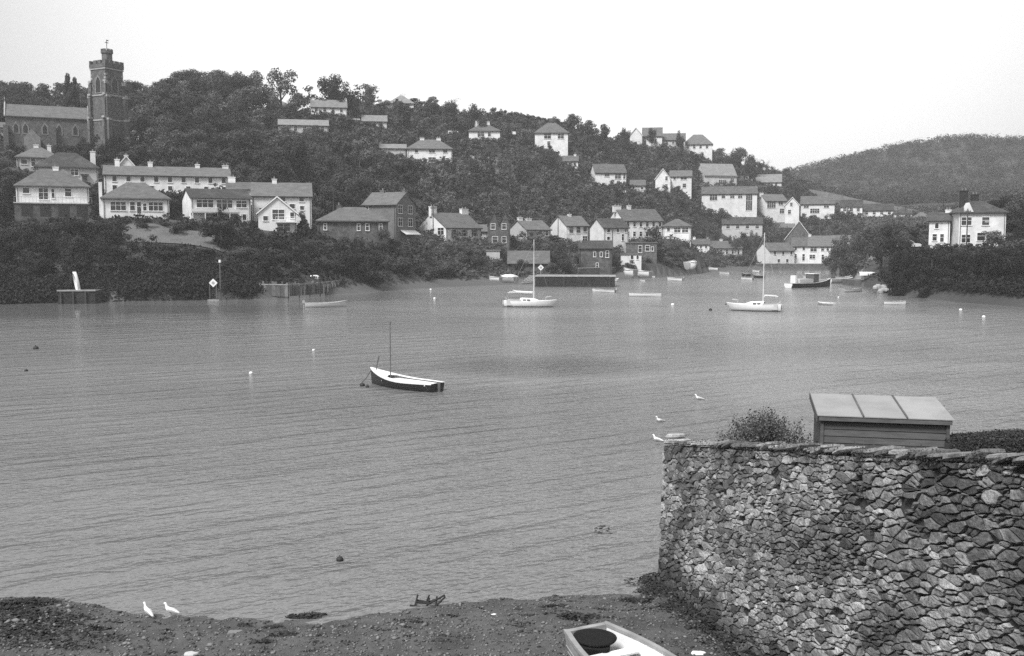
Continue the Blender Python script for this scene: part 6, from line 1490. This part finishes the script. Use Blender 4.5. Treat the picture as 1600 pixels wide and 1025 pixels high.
def hedge():
    rng = np.random.RandomState(5); d = 27.0; a = at(1484, 690, d); b_ = at(1760, 684, d - 1.5); zt0, zt1 = at(1488, 691, d).z, at(1600, 685, d - .8).z
    t = empty('garden_hedge', (a.x, a.y, gard_z(a.x, a.y))); tag(t, 'clipped dark hedge running right from the shed behind the wall', 'hedge')
    n = 26000; f = rng.rand(n); x = a.x + (b_.x - a.x) * f; y0 = a.y + (b_.y - a.y) * f; top = zt0 + (zt1 - zt0) * np.minimum(f * 2.4, 1.15)
    side = rng.rand(n) < .5; y = np.where(side, y0 + rng.normal(0, .03, n), y0 + rng.uniform(0, .7, n)); z = np.where(side, top - rng.uniform(0, .8, n), top + rng.normal(0, .025, n))
    P, Q = leaf_quads(rng, np.stack([x, y, z], -1) - np.array(t.location), np.where(side[:, None], [0, -1, .3], [0, 0, 1.0]), rng.uniform(.012, .028, n))
    link_mesh('leaves', np_mesh('leaves', P, quads=Q, material=M['leafA']), t)
    m = MB(); m.add([(0, .05, -.3), (b_.x - a.x, b_.y - a.y + .05, -.3), (b_.x - a.x, b_.y - a.y + .65, -.3), (0, .65, -.3)] + [(0, .05, zt0 - t.location.z - .05), (b_.x - a.x, b_.y - a.y + .05, zt1 - t.location.z - .05), (b_.x - a.x, b_.y - a.y + .65, zt1 - t.location.z - .05), (0, .65, zt0 - t.location.z - .05)],
                     [(3, 2, 1, 0), (4, 5, 6, 7), (0, 1, 5, 4), (1, 2, 6, 5), (2, 3, 7, 6), (3, 0, 4, 7)]); m.build('stems', M['bark'], t)
hedge()

# ------------------------------------------------------------------ quay and shore works
def slab_between(name, p0, p1, depth, z0, z1, material, parent, off=0.0, ext=0.0):
    d = (p1 - p0); d.z = 0; L_ = d.length; d.normalize(); n = Vector((-d.y, d.x, 0)); 
    if n.y < 0: n = -n
    vs = []
    for z in (z0, z1):
        for a, o in ((-ext, off), (L_ + ext, off), (L_ + ext, off + depth), (-ext, off + depth)):
            q_ = p0 + d * a + n * o; vs.append((q_.x - parent.location.x, q_.y - parent.location.y, z))
    return MB().add(vs, [(3, 2, 1, 0), (4, 5, 6, 7), (0, 1, 5, 4), (1, 2, 6, 5), (2, 3, 7, 6), (3, 0, 4, 7)]).build(name, material, parent)
M['weedwall'] = mat('weed_hung_quay_wall', 0.022, 0.8, 0.5, 1.2, stain=.6, stain_scale=.5, stain_c=.045, bump=.15, bscale=2)
q0, q1 = at(836, 431, 247), at(961, 431, 245); q0.z = q1.z = 0
qz = at(900, 431.5, 17200 / 69).z * .0 + 2.05
quay = empty('quay', (q0.x, q0.y, 0)); tag(quay, 'dark weedy stone quay with a pale stone edge jutting into the creek', 'quay')
slab_between('quay_wall', q0, q1, 7, -2, qz - .12, M['weedwall'], quay)
slab_between('capping', q0, q1, 7.1, qz - .118, qz + .05, M['quoin'], quay, off=-.12, ext=.12)
dq = (q1 - q0).normalized()
for k in range(16):
    a = q0 + dq * ((q1 - q0).length * (k + .03) / 16); b_ = q0 + dq * ((q1 - q0).length * (k + .94) / 16)
    slab_between('coping_block', a, b_, .5, qz + .053, qz + .14 + .04 * (k % 3 == 1), M['quoin'], quay, off=-.1)
for k in (2, 6):
    a = q0 + dq * ((q1 - q0).length * (k + .5) / 7)
    slab_between('fender_pile', a, a + dq * .25, .2, -1, qz - .2, M['pole'], quay, off=-.22)
# slip left of the quay
s0, s1 = wat(813, 445), wat(834, 444)
sl_ = empty('slipway', (s0.x, s0.y, 0)); tag(sl_, 'pale stone slipway beside the left end of the quay', 'slipway')
a, b_ = wat(811, 445), wat(836, 443.5); c_, d_ = at(838, 431, 262), at(828, 431, 264)
MB().add([Vector(v) - Vector((s0.x, s0.y, 0)) for v in ((a.x, a.y, .08), (b_.x, b_.y, .1), (c_.x, c_.y, 1.75), (d_.x, d_.y, 1.75), (a.x, a.y, -.6), (b_.x, b_.y, -.6), (c_.x, c_.y, -.6), (d_.x, d_.y, -.6))],
         [(0, 1, 2, 3), (7, 6, 5, 4), (0, 4, 5, 1), (1, 5, 6, 2), (2, 6, 7, 3), (3, 7, 4, 0)]).build('ramp', M['quoin'], sl_)
for k in range(5):
    f = (k + .5) / 5; p_ = a.lerp(d_, f); r_ = b_.lerp(c_, f); z = .08 + 1.67 * f
    MB().tube([Vector((p_.x - s0.x, p_.y - s0.y, z + .04)), Vector((r_.x - s0.x, r_.y - s0.y, z + .04))], .06, 5).build('rib', M['quoin'], sl_)
# waterside retaining wall under the houses behind the beached boats
def low_wall(name, pts, z0, z1, label, mt, th=.6):
    t = empty(name, (pts[0].x, pts[0].y, 0)); tag(t, label, 'wall')
    for a, b_ in zip(pts[:-1], pts[1:]):
        slab_between('masonry', a, b_, th, z0, z1, M[mt], t); slab_between('coping', a, b_, th + .1, z1 + .003, z1 + .14, M['quoin'], t, off=-.05)
low_wall('retaining_wall', [at(905, 430, 290), at(960, 426, 300), at(1010, 421, 325)], -1, 2.6, 'grey waterside retaining wall right of the warehouse', 'stonewall')
low_wall('retaining_wall', [at(1182, 420, 412), at(1240, 419, 412), at(1298, 418, 408)], -1, 1.6, 'low retaining wall along the creek head cottages', 'stonewall')
# small quay at the far left
k0, k1 = wat(91, 475), wat(149, 474.5)
sq = empty('small_quay', (k0.x, k0.y, 0)); tag(sq, 'small dark stone quay with a timber edge under the trees', 'quay')
slab_between('quay_wall', k0, k1, 4.5, -1.5, 1.75, M['weedwall'], sq); slab_between('edge_timber', k0, k1, .4, 1.753, 1.95, M['palewood'], sq, off=-.12, ext=.1)
slab_between('paving', k0, k1, 4.0, 1.753, 1.80, M['stonewall'], sq, off=.3)
for k in range(3):
    a = k0 + (k1 - k0) * ((k + .2) / 3); slab_between('pile', a, a + Vector((.22, 0, 0)), .2, -1, 1.7, M['pole'], sq, off=-.24)
def rock(name, c, sx, sy, sz, label, mt, seed):
    rg = random.Random(seed); n = 12; vs = []
    for zz, f in ((-.3, 1.05), (.15, 1.0), (.5, .8), (.85, .5), (1, .2)):
        for q_ in range(n): a = 2 * math.pi * q_ / n; r = rg.uniform(.8, 1.15) * f; vs.append((sx * r * math.cos(a), sy * r * math.sin(a), sz * zz * rg.uniform(.85, 1.1)))
    fs = [(i * n + q_, i * n + (q_ + 1) % n, (i + 1) * n + (q_ + 1) % n, (i + 1) * n + q_) for i in range(4) for q_ in range(n)] + [tuple(range(n))[::-1], tuple(4 * n + q_ for q_ in range(n))]
    o = MB().add(vs, fs).build(name, M[mt]); o.location = c; tag(o, label, 'rock')
rock('rock', wat(168, 471) + Vector((0, 1, 0)), 2.4, 1.6, 1.5, 'sloping grey rock at the water edge right of the small quay', 'stonewall', 1)
rock('rock', wat(268, 461, .4), 2.8, 1.5, 1.9, 'pale boulder on the shore between the small quay and the navigation board', 'stonewall', 2)
rock('rock', wat(235, 464, .3), 2.2, 1.3, 1.2, 'lower boulder left of the pale one', 'stonewall', 3)
rock('rock', wat(610, 446, .6), 1.6, 1.2, .9, 'small pale rock on the mud right of the beached tender', 'stonewall', 4)
M['oldpale'] = mat('old_grey_palings', 0.13, 0.9, 0.35, 2.5, island=.5)
# old fence along the mud
def fence():
    pts = [wat(398, 456, .9), wat(450, 457, .9), wat(500, 453, .95), wat(546, 446, 1.0)]
    t = empty('timber_revetment', (pts[0].x, pts[0].y, 0)); tag(t, 'old grey timber paling revetment along the edge of the mud', 'fence')
    rg = random.Random(2); pl = MB()
    k_ = 0
    for a, b_ in zip(pts[:-1], pts[1:]):
        L_ = (b_ - a).length; n = int(L_ / .27)
        for i in range(n):
            c = a.lerp(b_, (i + .5) / n) - pts[0]; h_ = 2.35 + rg.uniform(-.5, .25) - .5 * (a.x > pts[1].x)
            if rg.random() < .06: continue
            pl.box(c.x - .13, c.x + .13, c.y - .04 + rg.uniform(-.05, .05), c.y + .05, .3, h_)
        for i in range(max(int(L_ / 2.4), 1) + 1):
            c = a.lerp(b_, i / max(int(L_ / 2.4), 1)) - pts[0]; MB().box(c.x - .06, c.x + .06, c.y + .06, c.y + .2, 0, 2.9 + rg.uniform(-.2, .3)).build('post', M['pole'], t)
        slab_between('rail', a + Vector((0, -.1, 0)), b_ + Vector((0, -.1, 0)), .08, 2.0, 2.15, M['palewood'], t)
    o = pl.build('palings', M['oldpale'], t); o['kind'] = 'stuff'
fence()
# navigation board and its post
p = wat(334, 469.5, 0); t = empty('navigation_board', p); tag(t, 'white diamond board on a low two legged stand at the water edge', 'sign')
zt = at(334, 442, p.y / K).z - p.z
for x in (-.55, .45): MB().box(x - .05, x + .05, -.05, .05, -.6, zt - .1).build('leg', M['timber'], t)
MB().box(-.9, .8, -.1, .3, .0, .14).build('base', M['palewood'], t)
MB().box(-.45, .45, -.06, -.03, -.45, .45, Matrix.Translation((0, 0, zt)) @ Matrix.Rotation(math.pi / 4, 4, 'Y')).build('board', M['paint'], t)
MB().box(-.2, .2, -.075, -.062, -.2, .2, Matrix.Translation((0, 0, zt)) @ Matrix.Rotation(math.pi / 4, 4, 'Y')).build('mark', M['greypaint'], t)
p = wat(345, 469, 0); t = empty('marker_post', p); tag(t, 'grey marker post with a white lamp head beside the diamond board', 'post')
zt = at(343, 407, p.y / K).z - p.z
MB().tube([(0, 0, -.8), (0, 0, zt - .3)], .11, 8).build('post', M['timber'], t); MB().tube([(0, 0, zt - .3), (0, 0, zt + .1)], [.2, .17], 8).build('lamp_head', M['paint'], t)
p = wat(845, 431, qz); t = empty('quay_sign', p); tag(t, 'white diamond sign on a pole at the left end of the quay', 'sign')
zt = at(845, 418, p.y / K).z - p.z
MB().tube([(0, 0, -.2), (0, 0, zt - .3)], .06, 6).build('pole', M['palewood'], t)
MB().box(-.42, .42, -.09, -.06, -.42, .42, Matrix.Translation((0, 0, zt)) @ Matrix.Rotation(math.pi / 4, 4, 'Y')).build('board', M['paint'], t)
MB().box(-.2, .2, -.105, -.092, -.2, .2, Matrix.Translation((0, 0, zt)) @ Matrix.Rotation(math.pi / 4, 4, 'Y')).build('mark', M['greypaint'], t)
# poles
def pole(px, ytop, ybase, d, label, r=.13, arm=True, mt='pole', name='telegraph_pole', cat='pole'):
    b_ = at(px, ybase, d); zg = gz(b_.x, b_.y); z = min(b_.z, zg); t = empty(name, (b_.x, b_.y, z)); tag(t, label, cat)
    h_ = at(px, ytop, d).z - z
    MB().tube([(0, 0, -.5), (0, 0, h_)], [r, r * .7], 8).build('post', M[mt], t)
    if arm:
        MB().box(-.6, .6, -.06, .06, h_ - .55, h_ - .43).build('crossarm', M[mt], t)
        for x in (-.5, -.2, .2, .5): MB().tube([(x, 0, h_ - .43), (x, 0, h_ - .25)], .05, 6).build('insulator', M['pole'], t)
for a in [(521, 292, 326, 262, 'telegraph pole rising behind the low dark stone building'), (677, 322, 378, 288, 'dark telegraph pole in front of the blank cottage gable'), (872, 337, 366, 326, 'telegraph pole before the white gabled cottage'),
          (957, 356, 384, 319, 'pole against the front of the cottage with the arched door'), (402, 266, 286, 262, 'pole above the long slate roof'), (1402, 311, 345, 470, 'telegraph pole left of the middle pole on the far row'), (1414, 324, 358, 420, 'telegraph pole at the right end of the far row'),
          (1473, 298, 345, 250, 'tall telegraph pole behind the house wing on the point'), (1510, 326, 386, 228, 'telegraph pole standing before the corner house')]: pole(*a)
pole(908, 366, 388, 300, 'thin white flagpole above the warehouse', r=.06, arm=False, mt='paint', name='flagpole', cat='flagpole')
pole(792, 180, 215, 455, 'thin pole on the slope below the ridge hedgerow', r=.1, arm=False)
# gravestones and white garden walls among the trees
rg = random.Random(31)
GRV = []
for k in range(9):
    px = rg.uniform(200, 242); d = rg.uniform(312, 326); c = at(px, 188, d); z = gz(c.x, c.y); w_ = rg.uniform(.3, .5); hh = rg.uniform(1.0, 2.2)
    t = empty('gravestone', (c.x, c.y, z + .3), rg.uniform(-.5, .5)); GRV.append((px, t))
    MB().prism([(-w_, -.8), (-w_, hh * .8), (-w_ * .5, hh), (w_ * .5, hh), (w_, hh * .8), (w_, -.8)], -.07, .07, 'y').build('slab', M['cream'], t)
for k, (px, t) in enumerate(sorted(GRV, key=lambda q_: q_[0])): tag(t, f'{ORD[k]} gravestone from the church tower, pale and upright' if k else 'pale upright gravestone nearest the church tower', 'gravestone', 'gravestones in the churchyard')
for (x0, y0, x1, y1, d, lb) in ((548, 186, 562, 188, 408, 'white garden wall under the two chimneyed ridge house'), (1128, 356, 1150, 359, 464, 'white garden wall before the half hidden cottage'),
                                (1180, 247, 1192, 254, 540, 'white wall running down from the skyline row'), (949, 296, 978, 300, 424, 'white garage front below the hill house'), (1064, 409, 1080, 411, 372, 'white boathouse front by the beached boats'),
                                (700, 206, 716, 207, 428, 'white wall left of the chimneyed hill bungalow'), (795, 206, 806, 208, 430, 'white shed front right of the chimneyed hill bungalow'), (734, 244, 741, 246, 404, 'white garden hut on the open slope')):
    a, b_ = at(x0, y0, d), at(x1, y1, d); t = empty('garden_wall', (a.x, a.y, 0)); tag(t, lb, 'wall'); L_ = (b_ - a); n = max(2, int(L_.length / 1.1))
    for k in range(n):
        p_ = a + L_ * (k / n); q_ = a + L_ * ((k + 1) / n); z = (p_.z + q_.z) / 2
        slab_between('wall_panel', Vector((p_.x, p_.y, 0)), Vector((q_.x, q_.y, 0)), .5, z - .5, z + .4, M['white'], t)
# stone steps on the point
p0, p1 = at(1352, 438, 262), at(1372, 400, 285)
t = empty('stone_steps', (p0.x, p0.y, 0)); tag(t, 'pale stone steps and landing climbing from the water below the parked car', 'steps')
for k in range(12):
    f = k / 11; c = p0.lerp(p1, f); z = .6 + (p1.z - .6) * f
    MB().box(c.x - p0.x - 1.7 + f, c.x - p0.x + 1.9 - f * .6, c.y - p0.y - .3, c.y - p0.y + 3, z - 1.2, z).build('step', M['quoin'], t)
c = wat(1352, 446); MB().box(c.x - p0.x - 2.6, c.x - p0.x + 4.5, c.y - p0.y - 1, c.y - p0.y + 6, -1.5, 1.1).build('landing', M['stonewall'], t)
for (px, py, w, lb) in ((1353, 425, 3.4, 'white boat turned over on the landing by the stone steps'),):
    c = at(px, py + 4, 252); o = empty('upturned_boat', (c.x - 1.4, c.y, max(1.1, c.z - .2)), .1); tag(o, lb, 'boat'); ro = hull_rings(w, 1.4, .5, .2, .65)
    MB().loft([[Vector((v.x, v.y, .55 - v.z)) for v in r] for r in ro], close=False, caps=False).build('hull', M['paint'], o, smooth=True)
# heap of timber and a rubble bank under the point
c = wat(1400, 452, .6); t = empty('rubble_bank', (c.x, c.y, 0)); tag(t, 'pale grassy rubble bank with driftwood poles below the point', 'bank')
rg = random.Random(4)
for k in range(26):
    a = Vector((rg.uniform(-3.6, 3.6), rg.uniform(-.8, 1.8), rg.uniform(.2, 1.2))); s_ = rg.uniform(.4, .8)
    MB().loft([[a + Vector((s_ * f * rg.uniform(.8, 1.1) * math.cos(q_), s_ * f * math.sin(q_), zz * s_)) for q_ in [2 * math.pi * j / 8 for j in range(8)]] for zz, f in ((-.6, 1), (0, 1), (.4, .8), (.6, .4))]).build('stone', M['quoin'], t)
for a, b_ in (((-2.2, -.6, 1.3), (.2, .2, 2.3)), ((.1, 0, 1.1), (1.4, .8, 3.0)), ((-1.5, -.5, 1.2), (1.6, .4, 2.0))): MB().tube([a, b_], .07, 5).build('pole', M['palewood'], t)
# parked estate car on the point
def car():
    c = at(1420, 388, 235); t = empty('parked_car', (c.x, c.y, c.z), math.radians(4) - math.atan2(c.x, c.y)); tag(t, 'pale parked car with dark windows left of the house on the point', 'car')
    L_, W, = 4.1, 1.6
    rings = []
    for y, f in ((-W / 2, .93), (-W / 2 + .08, 1), (W / 2 - .08, 1), (W / 2, .93)):
        rings.append([Vector((x * f, y, .28 + (z - .28) * f)) for x, z in ((-2.05, .3), (2.05, .3), (2.05, .72), (1.9, .84), (1.0, .92), (-1.95, .95), (-2.07, .75))])
    MB().loft(rings).build('body', M['cream'], t, bevel=.03)
    g = [[Vector((x * f + .02, y, z)) for x, z in ((-1.85, .93), (.95, .90), (.45, 1.33), (-1.55, 1.36))] for y, f in ((-.72, 1.0), (-.62, .97), (.62, .97), (.72, 1.0))]
    MB().loft(g).build('windows', M['glass'], t)
    MB().box(-1.5, .42, -.62, .62, 1.362, 1.40).build('roof', M['cream'], t)
    for x0, x1 in ((.42, .95), (-.52, -.48), (-1.6, -1.85)):
        for y in (-.735, .735): MB().tube([(x0, y * .93, 1.36), (x1, y, .92)], .04, 5).build('pillar', M['cream'], t)
    for x in (-1.3, 1.3):
        for y in (-.78, .66):
            MB().loft([[Vector((x + .3 * math.cos(a), yy, .3 + .3 * math.sin(a))) for a in [2 * math.pi * k / 16 for k in range(16)]] for yy in (y, y + .14)]).build('wheel', M['rubber'], t)
    for y in (-.55, .55): MB().tube([(2.05, y, .62), (2.09, y, .62)], .1, 8).build('headlight', M['alu'], t)
    cz_ = MB(); o = MB().box(c.x - 3.6, c.x + 3.4, c.y - 2.2, c.y + 3, c.z - 3.5, c.z - .004).build('parking_terrace', M['stonewall']); tag(o, kind='structure')
car()
# field edge on the far slope: pale bank
def pale_bank():
    pts = [at(1266, 295, 560), at(1300, 301, 548), at(1340, 310, 535), at(1400, 321, 520), at(1450, 331, 505)]; t = MB(); vs = []
    for p_ in pts:
        g0 = gz(p_.x, p_.y); vs += [(p_.x, p_.y, p_.z - 14), (p_.x, p_.y, p_.z - 2.4), (p_.x, p_.y + 2, p_.z), (p_.x, p_.y + 5, p_.z), (p_.x, p_.y + 12, p_.z - 14)]
    fs = [(i * 5 + j, i * 5 + j + 1, i * 5 + 6 + j, i * 5 + 5 + j) for i in range(len(pts) - 1) for j in range(4)]
    t.add(vs, fs); tag(t.build('grass_bank', M['grass']), kind='structure')
M['grass'] = mat('dry_grass', 0.125, 0.95, 0.25, 0.3, bump=.3, bscale=2)
pale_bank()
# lawns that show between the trees
def lawn(pts, d, name='lawn'):
    P_ = [at(px, py, dd) for (px, py), dd in zip(pts, d)]; n = 7; vs = []; fs = []
    for i in range(n + 1):
        for j in range(n + 1):
            a = P_[0].lerp(P_[1], i / n); b_ = P_[3].lerp(P_[2], i / n); c = a.lerp(b_, j / n); vs.append((c.x, c.y, gz(c.x, c.y) + .2))
    for i in range(n):
        for j in range(n): k = i * (n + 1) + j; fs.append((k, k + n + 1, k + n + 2, k + 1))
    o = MB().add(vs, fs).build(name, M['grass']); tag(o, kind='structure')
lawn([(188, 389), (345, 391), (335, 366), (195, 368)], (212, 212, 222, 222))
lawn([(742, 262), (812, 264), (800, 238), (750, 238)], (398, 398, 412, 412))

# ------------------------------------------------------------------ haze: the damp air over the creek
hm = bpy.data.materials.new('haze'); hm.use_nodes = True; ht = hm.node_tree; ht.nodes.clear()
pv = ht.nodes.new('ShaderNodeVolumePrincipled'); pv.inputs['Color'].default_value = (1, 1, 1, 1); pv.inputs['Density'].default_value = HAZE; pv.inputs['Anisotropy'].default_value = 0.2
mo = ht.nodes.new('ShaderNodeOutputMaterial'); ht.links.new(pv.outputs[0], mo.inputs['Volume'])
if HAZE > 0:
    hz = MB().box(-3100, 3100, -3100, 3100, -5.0, 150).build('haze', hm); tag(hz, kind='stuff')
